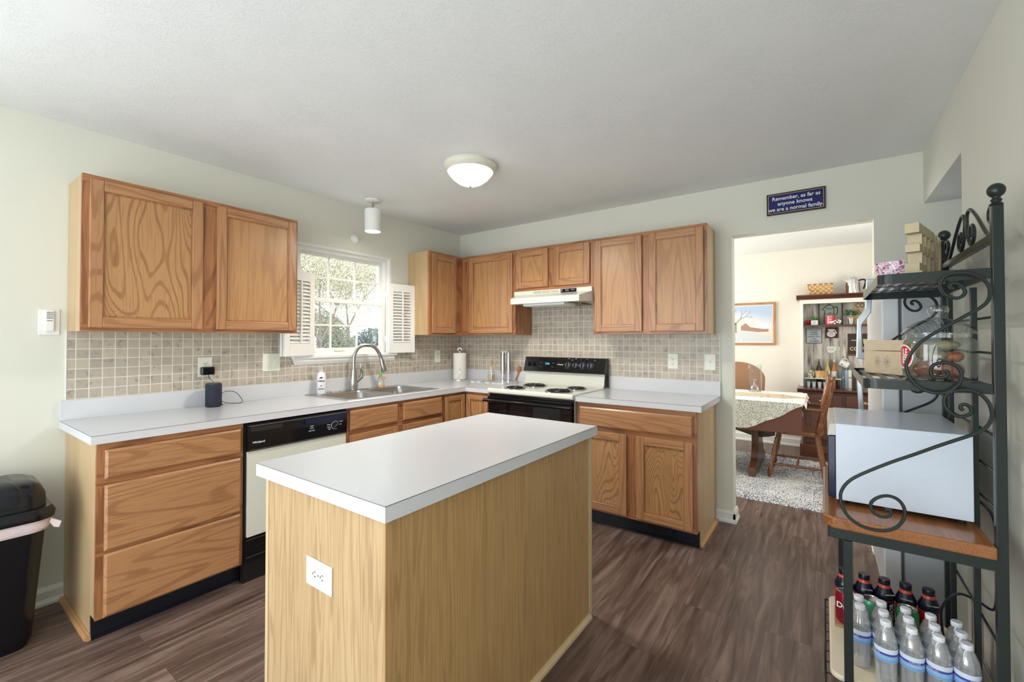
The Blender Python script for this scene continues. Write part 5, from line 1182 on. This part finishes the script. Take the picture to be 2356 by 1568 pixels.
# framed winter picture
o = thing('framed_picture', 'wood-framed print of a snowy farm on the dining room wall', 'picture', (2.34, 3.0, 1.26))
px0, px1, pz0, pz1 = 1.98, 2.700, 1.258, 1.808; w = .028
mb = MB(); mb.box(px0, px0+w, 2.975, 2.999, pz0, pz1, 1).box(px1-w, px1, 2.975, 2.999, pz0, pz1, 1).box(px0+w, px1-w, 2.975, 2.999, pz0, pz0+w, 0).box(px0+w, px1-w, 2.975, 2.999, pz1-w, pz1, 0)
mb.build('frame', [M['oak_x'], M['oak_z']], o, bevel=.003)
MB().box(px0+w, px1-w, 2.988, 2.992, pz0+w, pz1-w).build('mat_board', M['white'], o)
m, nt, b, N, L = new('winter_sky_print'); tc = N.new('ShaderNodeTexCoord'); sp = N.new('ShaderNodeSeparateXYZ'); L.new(tc.outputs['Object'], sp.inputs[0])
f_ = math_(N, L, 'ADD', math_(N, L, 'MULTIPLY', sp.outputs['Z'], 2.2), math_(N, L, 'MULTIPLY', sp.outputs['X'], .5)); r_ = ramp(N, L, f_, [(.0, rgb(196,200,206)), (.38, rgb(200,202,204)), (.45, rgb(224,208,188)), (.75, rgb(206,210,214)), (1, rgb(170,188,210))]); L.new(r_.outputs[0], b.inputs['Base Color'])
im = MB().box(px0+w+.012, px1-w-.012, 2.986, 2.988, pz0+w+.012, pz1-w-.012).build('print', m, o)
tw = P('print_tree_grey', rgb(150,140,132), .8); sn = P('print_snow', rgb(238,238,238), .8); bn = P('print_barn', rgb(160,132,118), .8)
def flat(pts, m_, nm, y=2.9855): return MB().prism([(x,y,z) for x, z in pts], (0,.0004,0)).build(nm, m_, im)
flat([(2.30,1.50),(2.355,1.545),(2.41,1.495),(2.56,1.47),(2.62,1.47),(2.62,1.43),(2.50,1.425),(2.30,1.45)], bn, 'barn'); flat([(2.355,1.548),(2.41,1.492),(2.56,1.466),(2.625,1.466),(2.60,1.482),(2.44,1.500),(2.372,1.552)], sn, 'roof_snow', 2.985); flat([(2.49,1.500),(2.60,1.488),(2.625,1.49),(2.605,1.528),(2.50,1.532)], sn, 'shed_snow', 2.985)
mb = MB()
random.seed(11)
def branch(x, z, a, l, w_, d):
    x2, z2 = x+l*math.cos(a), z+l*math.sin(a)
    mb.prism([(x-w_*math.sin(a),2.985,z+w_*math.cos(a)), (x+w_*math.sin(a),2.985,z-w_*math.cos(a)), (x2+w_*.6*math.sin(a),2.985,z2-w_*.6*math.cos(a)), (x2-w_*.6*math.sin(a),2.985,z2+w_*.6*math.cos(a))], (0,.0004,0))
    if d:
        for s in (-1, 1): branch(x2, z2, a+s*random.uniform(.25,.6), l*random.uniform(.6,.8), w_*.6, d-1)
branch(2.235, 1.42, PI/2-.05, .12, .016, 0); branch(2.23, 1.53, PI/2-.75, .10, .008, 3); branch(2.23, 1.53, PI/2+.3, .08, .009, 3)
mb.build('bare_tree', tw, im)
mb = MB()
for x, h in ((2.215,.085), (2.245,.09), (2.29,.05)): mb.box(x, x+.014, 2.985, 2.9854, 1.30, 1.30+h)
mb.build('fence', sn, im)

# ---------------- hutch ----------------
hw = P('hutch_white', rgb(224,221,212), .45); dk = M['cherry']
r = thing('hutch', 'dark wood and white coffee hutch against the dining room wall', 'hutch', (3.55, 2.8, 0))
HX0, HX1 = 2.965, 4.14
wood = speck('whitewashed_planks', [(.34, rgb(104,98,92)), (.46, rgb(176,172,164)), (.62, rgb(214,211,204))], 26, .8, bump=.1, detail=7, stretch=(1,1,.14))
MB().box(HX0+.035, HX1-.035, 2.975, 2.99, .77, 1.76).build('back_panel', wood, r)
mb = MB()
for k in range(1, 12): x = HX0+.035+k*.095; mb.box(x-.001, x+.001, 2.9742, 2.975, .77, 1.75)
mb.build('plank_gaps', M['dark'], r)
for x in (HX0, HX1-.035): MB().box(x, x+.035, 2.745, 2.99, .77, 1.80).build('side', hw, r, bevel=.002)
MB().box(HX0+.035, HX1-.035, 2.745, 2.765, 1.752, 1.80).build('header', hw, r)
MB().prism([(HX0-.03,2.70,1.855), (HX0-.03,2.70,1.842), (HX0-.03,2.715,1.825), (HX0-.03,2.725,1.812), (HX0-.03,2.742,1.800), (HX0-.03,2.99,1.800), (HX0-.03,2.99,1.855)], (HX1-HX0+.06,0,0)).build('crown', dk, r, bevel=.002)
MB().box(HX0+.035, HX1-.035, 2.79, 2.974, 1.480, 1.502).build('shelf', dk, r, bevel=.002)
MB().prism([(HX0-.02,2.50,.768), (HX0-.02,2.494,.758), (HX0-.02,2.50,.745), (HX0-.02,2.515,.735), (HX0-.02,2.52,.722), (HX0-.02,2.99,.722), (HX0-.02,2.99,.768)], (HX1-HX0+.04,0,0)).build('base_top', dk, r, bevel=.002)
cb = MB().box(HX0+.03, HX1-.03, 2.54, 2.99, .13, .721).build('base_body', M['cherryz'], r)
brass = P('antique_brass', rgb(190,164,120), .3, .9)
for k in range(3):
    x0 = HX0+.06+k*.365; d = MB().box(x0, x0+.335, 2.522, 2.5395, .575, .705).build('drawer', dk, r, bevel=.006)
    xm = x0+.168; MB().lathe([(.016,2.521), (.014,2.515), (.004,2.512)], (xm,0,.64), 10, axis='y').box(xm-.04, xm+.04, 2.516, 2.5215, .63, .648).tube([(xm-.03,2.515,.643), (xm-.02,2.508,.625), (xm+.02,2.508,.625), (xm+.03,2.515,.643)], .003, 6, smooth=3).build('drawer_pull', brass, d, smooth=True)
    dd = MB().box(x0, x0+.335, 2.524, 2.5395, .155, .560).build('door', dk, r, bevel=.005)
    MB().box(x0+.05, x0+.285, 2.518, 2.5238, .205, .51).build('door_panel', M['cherryz'], dd, bevel=.004)
MB().prism([(HX0+.0,2.50,.0), (HX0+.0,2.50,.06), (HX0+.0,2.515,.10), (HX0+.0,2.53,.13), (HX0+.0,2.99,.13), (HX0+.0,2.99,0)], (HX1-HX0,0,0)).build('plinth', dk, r, bevel=.004)
# on the crown
zt_ = 1.8553
o = thing('splint_basket', 'low woven splint basket on top of the hutch', 'basket', (3.17, 2.86, zt_))
wk = speck('splint_weave', [(.35, rgb(150,108,66)), (.5, rgb(204,164,110)), (.7, rgb(222,188,138))], 60, .7, stretch=(1,1,3))
loft([(3.052,3.285,2.80,2.93,.02,zt_), (3.046,3.291,2.795,2.935,.02,zt_+.055), (3.044,3.293,2.79,2.94,.02,zt_+.128)]).build('basket_body', wk, o)
mb = MB(); mb.tube([(3.046,2.792,zt_+.128), (3.291,2.792,zt_+.128), (3.291,2.938,zt_+.128), (3.046,2.938,zt_+.128)], .005, 6, closed=True).tube([(3.05,2.789,zt_+.12), (3.06,2.789,zt_+.07), (3.09,2.789,zt_+.05), (3.15,2.789,zt_+.048)], .003, 6, smooth=3); mb.build('rim', P('basket_rim_brown', rgb(120,76,46), .6), o, smooth=True)
mb = MB()
for j in range(5):
    for k in range(9):
        if (j+k) % 2: x = 3.055+k*.0265; z = zt_+.008+j*.025; mb.box(x, x+.024, 2.7885-.0015*(j/5)-.002, 2.795, z, z+.022)
mb.build('woven_splints', P('splint_light', rgb(214,178,124), .6), o)
o = thing('coffee_percolator', 'steel coffee percolator with wooden sides on top of the hutch', 'percolator', (3.48, 2.85, zt_)); c = (3.48,2.85,0)
MB().lathe([(.062,zt_), (.060,zt_+.02), (.056,zt_+.16), (.050,zt_+.175), (.03,zt_+.192), (.012,zt_+.198)], c, 28).build('pot', M['chrome'], o, smooth=True)
MB().lathe([(.008,zt_+.197), (.013,zt_+.21), (.012,zt_+.225), (.0,zt_+.23)], c, 14).build('glass_knob', M['jar'], o, smooth=True)
MB().prism([(3.425,2.842,zt_+.13), (3.385,2.842,zt_+.165), (3.392,2.842,zt_+.175), (3.432,2.842,zt_+.165)], (0,.016,0)).build('spout', M['chrome'], o, bevel=.002)
for x in (3.418, 3.534): MB().box(x-.005, x+.008, 2.835, 2.865, zt_, zt_+.13).build('wood_side', M['cherryz'], o, bevel=.002)
MB().tube([(3.53,2.85,zt_+.15), (3.57,2.85,zt_+.158), (3.592,2.85,zt_+.14), (3.585,2.85,zt_+.09), (3.572,2.85,zt_+.05)], .009, 8, smooth=4).build('handle', M['black'], o, smooth=True)
# on the shelf
zh = 1.5022
gl = P('leaf_green', rgb(84,140,52), .6, noise=.3); gd = P('leaf_dark_green', rgb(36,92,48), .6, noise=.4)
def leaves(mb, c, R, n, l, seed, up=.4):
    random.seed(seed)
    for _ in range(n):
        d = Vector((random.gauss(0,1), random.gauss(0,.7), abs(random.gauss(0,.7))+up)).normalized(); p = Vector(c)+d*R*random.uniform(.35,1); t = Vector((random.gauss(0,1),random.gauss(0,1),random.gauss(0,1))).normalized()*l; s = d.cross(t).normalized()*l*.45
        mb._f([mb.bm.verts.new(p-t), mb.bm.verts.new(p+s), mb.bm.verts.new(p+t), mb.bm.verts.new(p-s)])
o = thing('white_planter', 'small white planter of bright green succulents on the hutch shelf', 'plant', (3.11, 2.83, zh))
MB().rbox(3.074, 3.146, 2.812, 2.85, zh, zh+.054, .012).build('pot', M['white'], o, bevel=.003)
text('lettering', 'coffee\nplease', .014, M['dark'], kids(o)[0], (3.11,2.8115,zh+.027), (0,-1,0), (1,0,0))
mb = MB(); leaves(mb, (3.11,2.83,zh+.05), .055, 60, .012, 5); mb.build('leaves', gl, o)
o = thing('red_cup', 'red cup at the left end of the hutch shelf', 'cup', (3.05, 2.88, zh)); rc = P('deep_red_glaze', rgb(170,36,36), .25)
MB().lathe([(.022,zh), (.028,zh+.01), (.03,zh+.06), (.027,zh+.06), (.025,zh+.012), (.0,zh+.01)], (3.05,2.885,0), 20, cap=False).build('cup_body', rc, o, smooth=True)
MB().tube([(3.022,2.885,zh+.048), (3.008,2.885,zh+.04), (3.010,2.885,zh+.022), (3.025,2.885,zh+.016)], .004, 6, smooth=3).build('handle', rc, o, smooth=True)
o = thing('coffee_pot_sign', 'framed green-grey picture of a coffee pot standing on the hutch shelf', 'sign', (3.266, 2.95, zh))
sg = P('sage_board', rgb(152,166,154), .7, noise=.12, nscale=20); db = P('dark_brown_paint', rgb(74,34,30), .6)
MB().box(3.149, 3.384, 2.945, 2.958, zh, 1.762).build('board', sg, o)
mb = MB(); mb.box(3.149, 3.159, 2.938, 2.945, zh, 1.762).box(3.374, 3.384, 2.938, 2.945, zh, 1.762); mb.build('frame_sides', db, o)
mb = MB(); Y = 2.9425
mb.tube([(3.205,Y,zh+.02), (3.205,Y,zh+.10), (3.21,Y,zh+.17), (3.187,Y,zh+.185), (3.205,Y,zh+.205), (3.225,Y,zh+.225), (3.245,Y,zh+.238), (3.275,Y,zh+.235), (3.295,Y,zh+.215), (3.30,Y,zh+.19), (3.303,Y,zh+.10), (3.303,Y,zh+.02)], .0035, 6, smooth=3)
mb.tube([(3.303,Y,zh+.205), (3.325,Y,zh+.215), (3.335,Y,zh+.19), (3.332,Y,zh+.14), (3.318,Y,zh+.115)], .005, 6, smooth=3).tube([(3.22,Y,zh+.205), (3.26,Y,zh+.19), (3.298,Y,zh+.205)], .003, 6, smooth=3).sphere((3.256,Y,zh+.245), .007, u=8, v=6)
mb.build('coffee_pot_outline', db, o, smooth=True)
text('lettering', 'Coffee', .04, M['dark'], o, (3.255,2.9445,zh+.135), (0,-1,0), (1,0,0))
o = thing('measuring_mug', 'red mug with white measuring lines on the hutch shelf', 'mug', (3.263, 2.85, zh)); c = (3.263,2.85,0); mr = P('mug_red', rgb(202,72,84), .25)
q = MB().lathe([(.043,zh), (.046,zh+.004), (.046,zh+.105), (.042,zh+.105), (.042,zh+.01), (.0,zh+.008)], c, 28, cap=False).build('mug_body', mr, o, smooth=True)
MB().tube([(3.306,2.85,zh+.085), (3.335,2.85,zh+.085), (3.352,2.85,zh+.06), (3.342,2.85,zh+.03), (3.306,2.85,zh+.022)], .005, 8, smooth=4).build('handle', mr, o, smooth=True)
mb = MB()
for k in range(5): mb.box(3.247, 3.277-(k%2)*.008, 2.8035, 2.805, zh+.018+k*.019, zh+.022+k*.019)
mb.box(3.242, 3.246, 2.8045, 2.806, zh+.012, zh+.1); mb.build('measuring_lines', M['white'], q)
o = thing('cotton_stems', 'little bunch of white cotton balls and a white tag beside the red mug', 'decor', (3.33, 2.81, zh)); mb = MB()
for x, z in ((3.31,.045), (3.33,.028), (3.345,.05), (3.352,.022), (3.305,.012), (3.36,.038)): mb.sphere((x,2.812,zh+z), .0105, u=8, v=6)
mb.build('cotton_balls', M['white'], o, smooth=True)
MB().tube([(3.30,2.82,zh+.004), (3.32,2.82,zh+.03), (3.345,2.82,zh+.045)], .002, 6).tube([(3.30,2.82,zh+.004), (3.34,2.82,zh+.015), (3.36,2.82,zh+.035)], .002, 6).build('twigs', db, o)
MB().prism([(3.255,2.80,zh+.016), (3.298,2.80,zh+.026), (3.302,2.80,zh+.045), (3.258,2.80,zh+.034)], (0,.004,0)).build('tag', M['white'], o)
o = thing('potted_plant', 'bushy green plant in a small metal bucket on the hutch shelf', 'plant', (3.46, 2.85, zh)); c = (3.46,2.85,0)
MB().lathe([(.024,zh), (.034,zh+.074), (.031,zh+.074), (.0,zh+.07)], c, 24, cap=False).build('bucket', M['nickel'], o, smooth=True)
MB().lathe([(.036,zh+.068), (.041,zh+.076), (.034,zh+.086), (.0,zh+.084)], c, 24).build('burlap', P('burlap', rgb(186,164,122), .9, noise=.2, nscale=200), o, smooth=True)
mb = MB(); leaves(mb, (3.46,2.85,zh+.10), .095, 260, .011, 8, .2); mb.build('foliage', gd, o)
o = thing('coffee_cup_sign', 'tan cut-out sign with large dark letters partly hidden by the refrigerator handle', 'sign', (3.58, 2.95, zh))
q = MB().box(3.493, 3.70, 2.955, 2.967, zh, 1.756).build('board', P('tan_board', rgb(190,166,132), .7, noise=.1), o)
text('lettering', 'COFFEE', .075, M['dark'], q, (3.60,2.9545,1.722), (0,-1,0), (1,0,0), sx=.75)
# signs on the planks
o = thing('creamer_sign', 'pale blue framed sign about liking creamer under the hutch shelf', 'sign', (3.10, 2.965, 1.28))
MB().box(3.022, 3.180, 2.958, 2.973, 1.283, 1.468).build('frame', P('sign_frame_brown', rgb(110,66,48), .6), o)
q = MB().box(3.028, 3.174, 2.955, 2.9578, 1.289, 1.462).build('board', P('pale_blue_board', rgb(186,200,206), .7), o)
text('lettering', 'I THOUGHT\nI LIKED\nCOFFEE\nTURNS OUT\nI LIKE\nCREAMER', .0235, M['blackm'], q, (3.101,2.9545,1.376), (0,-1,0), (1,0,0), bold=.0003, space=1.16)
o = thing('coffee_pot_plaque', 'dark brown plaque with a white coffee pot on the hutch back', 'sign', (3.28, 2.965, 1.35))
q = MB().box(3.217, 3.342, 2.962, 2.973, 1.347, 1.473).build('board', db, o)
mb = MB()
mb.prism([(3.252,2.9600,1.425), (3.236,2.9600,1.452), (3.306,2.9600,1.452), (3.292,2.9600,1.425)], (0,.002,0)).prism([(3.272+.042*math.cos(t), 2.9600, 1.394+.036*math.sin(t)) for t in [2*PI*k/28 for k in range(28)]], (0,.002,0)).prism([(3.30,2.9598,1.444), (3.312,2.9598,1.444), (3.330,2.9598,1.402), (3.320,2.9598,1.400), (3.303,2.9598,1.436)], (0,.002,0))
wq = mb.build('white_pot', M['white'], q)
text('lettering', 'BUT FIRST\nCOFFEE\nTHEN YOUR\nBIG IDEAS', .0105, M['dark'], wq, (3.272,2.9596,1.398), (0,-1,0), (1,0,0))
o = thing('mug_plaque', 'white mug-shaped plaque on the hutch back', 'sign', (3.29, 2.965, 1.17))
mb = MB(); mb.prism([(3.228,2.966,1.243), (3.320,2.966,1.243), (3.320,2.966,1.205), (3.300,2.966,1.180), (3.29,2.966,1.168), (3.25,2.966,1.168), (3.232,2.966,1.185)], (0,.007,0)).tube([(3.318,2.97,1.236), (3.345,2.97,1.234), (3.348,2.97,1.21), (3.318,2.97,1.196)], .006, 6, smooth=3)
q = mb.build('board', M['white'], o); text('lettering', 'BUT FIRST\nCOFFEE', .014, P('grey_letter', rgb(130,128,124), .6), q, (3.272,2.9655,1.208), (0,-1,0), (1,0,0))
o = thing('paris_coffee_sign', 'dark brown metal sign with cream lettering on the hutch back', 'sign', (3.53, 2.965, 1.14))
MB().box(3.428, 3.640, 2.967, 2.973, 1.138, 1.399).build('rusty_edge', P('rust_edge', rgb(124,66,48), .6), o)
q = MB().box(3.433, 3.635, 2.9645, 2.967, 1.158, 1.393).build('board', P('espresso_board', rgb(50,34,30), .5), o); crm = P('cream_print', rgb(214,196,140), .6)
text('lettering', 'PARIS', .022, crm, q, (3.49,2.964,1.318), (0,-1,0), (1,0,0), bold=.0004); text('lettering', 'COFFEE', .058, crm, q, (3.537,2.964,1.218), (0,-1,0), (1,0,0), bold=.0015, sx=.9)
MB().prism([(3.575,2.964,1.28), (3.63,2.964,1.28), (3.63,2.964,1.335), (3.57,2.964,1.335)], (0,.0005,0)).build('cup_motif', crm, q)
o = thing('hanging_mug', 'white mug with a small red heart hanging tilted on the hutch back', 'mug', (3.395, 2.93, 1.0))
mb = MB(); mb.turned((3.350,2.935,1.062), (3.432,2.935,1.02), [(0,.036), (.02,.038), (.97,.038), (1,.034)], 20)
q = mb.build('mug_body', M['white'], o, smooth=True); MB().tube([(3.375,2.93,1.082), (3.39,2.93,1.105), (3.42,2.93,1.098), (3.43,2.93,1.062)], .005, 6, smooth=3).build('handle', M['white'], o, smooth=True)
MB().sphere((3.372,2.895,1.040), .008, .002, .007).build('red_heart', red, q); MB().tube([(3.385,2.972,1.13), (3.386,2.94,1.125), (3.392,2.93,1.108)], .003, 6).build('hook', M['blackm'], o)
# on the base top
zb2 = .7683
o = thing('glass_riser', 'low glass-topped riser at the left of the hutch counter', 'riser', (3.18, 2.80, zb2))
MB().box(3.008, 3.362, 2.72, 2.90, .868, .876).build('glass_top', P('riser_glass', rgb(196,216,210), .1), o, bevel=.001)
for x in (3.010, 3.352): MB().box(x, x+.006, 2.73, 2.89, zb2, .8678).build('side', P('riser_metal', rgb(120,124,130), .3, .7), o)
for k in range(4):
    x = 3.045+k*.055; tag(MB().lathe([(.015,zb2), (.022,zb2+.060), (.0205,zb2+.060), (.014,zb2+.004), (.0,zb2+.004)], (x,2.79,0), 20, cap=False).build('glass_cup', P('cup_pale', rgb(206,216,226), .2), loc=(x,2.79,zb2), smooth=True), ['leftmost', 'second', 'third', 'rightmost'][k]+' of the four pale cups under the glass riser', 'cup', 'cups under the riser')
zr = .8763
o = tag(MB().lathe([(.060,zr), (.066,zr+.04), (.072,zr+.082), (.068,zr+.082), (.06,zr+.006), (.0,zr+.005)], (3.172,2.80,0), 28, cap=False).build('round_basket', wk, loc=(3.172,2.80,zr), smooth=True), 'round wicker basket on the glass riser', 'basket')
o = thing('floral_mug', 'dark floral mug at the left end of the glass riser', 'mug', (3.066, 2.775, zr))
MB().lathe([(.022,zr), (.028,zr+.03), (.033,zr+.092), (.030,zr+.092), (.02,zr+.006), (.0,zr+.006)], (3.066,2.775,0), 24, cap=False).build('mug_body', speck('mug_floral', [(.35, rgb(40,52,36)), (.5, rgb(150,156,120)), (.56, rgb(216,212,190)), (.7, rgb(190,70,50))], 45, .3, bump=0), o, smooth=True)
MB().tube([(3.096,2.775,zr+.075), (3.100,2.762,zr+.07), (3.098,2.757,zr+.03), (3.090,2.765,zr+.02)], .0035, 6, smooth=3).build('handle', M['white'], o, smooth=True)
for x, cc, cp, lb in ((3.150, rgb(70,48,30), rgb(120,128,96), 'dark syrup bottle, the left of three behind the round basket'), (3.232, rgb(196,180,120), rgb(206,176,70), 'pale syrup bottle with a gold neck, the middle of three'), (3.297, rgb(176,110,46), rgb(196,196,196), 'amber syrup bottle, the right of three behind the basket')):
    y = 2.925; o = thing('syrup_bottle', lb, 'bottle', (x, y, zb2), 'syrup bottles on the hutch')
    MB().lathe([(.027,zb2), (.029,zb2+.006), (.029,zb2+.20), (.020,zb2+.235), (.011,zb2+.26), (.011,zb2+.30)], (x,y,0), 22).build('bottle_body', P('syrup_glass', cc, .1), o, smooth=True)
    MB().lathe([(.0293,zb2+.10), (.0293,zb2+.185)], (x,y,0), 22, cap=False).build('paper_label', M['white'], o, smooth=True)
    MB().lathe([(.0125,zb2+.295), (.0125,zb2+.325), (.0,zb2+.326)], (x,y,0), 14).build('cap', P('syrup_cap', cp, .3), o, smooth=True)
random.seed(2)
for i, (x0, w_, h, c_, lb) in enumerate(((3.366,.026,.204,rgb(96,108,124),'blue-grey book'), (3.394,.030,.206,rgb(150,162,172),'pale blue-grey book'), (3.426,.032,.206,rgb(214,214,212),'white book'), (3.460,.028,.170,rgb(72,54,44),'dark brown book'), (3.490,.028,.175,rgb(90,84,80),'charcoal book'))):
    o = thing('book', lb+' standing in the row on the hutch counter', 'book', (x0+w_/2, 2.86, zb2), 'books on the hutch counter')
    MB().box(x0, x0+w_-.001, 2.80, 2.93, zb2, zb2+h).build('cover', P('book_cover', c_, .6), o, bevel=.001)
    if i < 3: MB().box(x0+.003, x0+w_-.004, 2.7985, 2.80, zb2+h*.55, zb2+h*.64).build('spine_band', P('book_band', rgb(140,150,158), .6), o)

# ---------------- outside the sink window ----------------
st('ground_outside', MB().box(-60, -.16, -25, 30, -.8, -.6), P('frosty_lawn', rgb(120,126,104), .9, noise=.2, nscale=3))
def tree(name, label, x, y, h, crown, n, ls, mat, bark, seed, trunk=.075, shape=1.0, grp='trees outside the window'):
    random.seed(seed); o = thing(name, label, 'tree', (x, y, -.6), grp); mb = MB(); tips = []
    def br(p, d, l, r_, k):
        q = p+d*l; mb.tube([p, p+d*l*.5+Vector((random.uniform(-.05,.05)*l, random.uniform(-.05,.05)*l, 0)), q], r_, 6, radii=[r_, r_*.8, r_*.6]); tips.append(q)
        if k:
            for _ in range(3 if k > 1 else 4):
                nd = (d+Vector((random.gauss(0,.55), random.gauss(0,.55), random.gauss(.1,.35)))).normalized(); br(q, nd, l*random.uniform(.55,.8), r_*.5, k-1)
    br(Vector((x, y, -.6)), Vector((0,0,1)), h*.33, trunk, 4); mb.build('trunk', bark, o)
    mb = MB()
    for _ in range(n):
        t = random.choice(tips[4:]); p = t+Vector((random.gauss(0,.30), random.gauss(0,.30), random.gauss(0,.28)))*crown*shape
        a = Vector((random.gauss(0,1), random.gauss(0,1), random.gauss(0,1))).normalized()*ls; b2 = a.orthogonal().normalized()*ls*.5
        mb._f([mb.bm.verts.new(p-a), mb.bm.verts.new(p+b2), mb.bm.verts.new(p+a), mb.bm.verts.new(p-b2)])
    mb.build('foliage', mat, o, kind='stuff'); return o
l1 = P('autumn_leaf_pale', rgb(222,218,194), .85, noise=.25, nscale=5); l2 = P('autumn_leaf_green', rgb(196,200,182), .8, noise=.25, nscale=5); l3 = P('spruce_blue_green', rgb(118,138,136), .85, noise=.3, nscale=6)
bk = P('grey_bark', rgb(150,142,136), .9, noise=.2)
tree('maple_tree', 'pale yellow-green leafy tree outside, filling the upper right panes', -7.5, 2.9, 5.6, 1.25, 40000, .022, l1, bk, 21)
tree('maple_tree', 'pale leafy tree with bare twigs outside, filling the upper left panes', -8.5, .4, 6.0, 1.25, 34000, .022, l1, bk, 5)
tree('maple_tree', 'greener leafy tree farther off between the two pale ones', -12, 4.2, 7.0, 1.6, 26000, .038, l2, bk, 9, trunk=.1)
def conifer(label, x, y, h, w_, n, seed):
    random.seed(seed); o = thing('spruce_tree', label, 'tree', (x, y, -.6), 'spruces outside the window')
    MB().tube([(x,y,-.6), (x,y,-.6+h)], .08, 6, radii=[.09,.01]).build('trunk', bk, o); mb = MB()
    for _ in range(n):
        t = random.random()**.8; R = w_*(1-t)*random.uniform(.3,1)**.5; a = random.uniform(0, 2*PI); p = Vector((x+R*math.cos(a), y+R*math.sin(a), -.5+h*t*.97-.12*R)); d = Vector((math.cos(a), math.sin(a), -.45)).normalized()*.06; s = Vector((-math.sin(a), math.cos(a), 0))*.014
        mb._f([mb.bm.verts.new(p-d), mb.bm.verts.new(p+s), mb.bm.verts.new(p+d), mb.bm.verts.new(p-s)])
    mb.build('foliage', l3, o, kind='stuff')
conifer('blue-green spruce low behind the left lower panes', -6.2, .75, 2.5, 1.1, 16000, 1)
conifer('blue-green spruce low behind the right lower panes', -7.6, 2.35, 2.6, 1.25, 17000, 2)
conifer('blue-green spruce farther right beyond the sill', -11, 5.4, 2.9, 1.5, 14000, 3)
tree('maple_tree', 'distant greyish leafy tree on the right behind the spruces', -16, 9.5, 7.5, 1.9, 26000, .045, l2, bk, 14, trunk=.12)
tree('maple_tree', 'distant greyish leafy tree on the left behind the spruces', -15, 1.0, 7.5, 1.9, 26000, .045, l2, bk, 31, trunk=.12)
random.seed(6)
for i, (x, y, w_, hh_, mm) in enumerate(((-9.6,-.6,1.5,2.7,l2), (-10.2,1.9,1.5,2.5,l3), (-10.0,4.4,1.6,2.9,l2), (-10.6,7.0,1.7,2.4,l3))):
    o = thing('hedge_shrub', ['pale rounded shrub at the left end of the hedge outside', 'dark rounded shrub beside the left pale one in the hedge outside', 'pale rounded shrub right of the middle of the hedge outside', 'dark rounded shrub at the right end of the hedge outside'][i], 'shrub', (x, y, -.6), 'far hedge'); mb = MB()
    for _ in range(15000):
        d = Vector((random.gauss(0,1),random.gauss(0,1),abs(random.gauss(0,1)))).normalized(); p = Vector((x,y,-.6))+Vector((d.x*1.0,d.y*w_,d.z*hh_))*random.uniform(.6,1)**.5; a = Vector((random.gauss(0,1),random.gauss(0,1),random.gauss(0,1))).normalized()*.035; b2 = a.orthogonal().normalized()*.018
        mb._f([mb.bm.verts.new(p-a), mb.bm.verts.new(p+b2), mb.bm.verts.new(p+a), mb.bm.verts.new(p-b2)])
    mb.build('foliage', mm, o, kind='stuff')
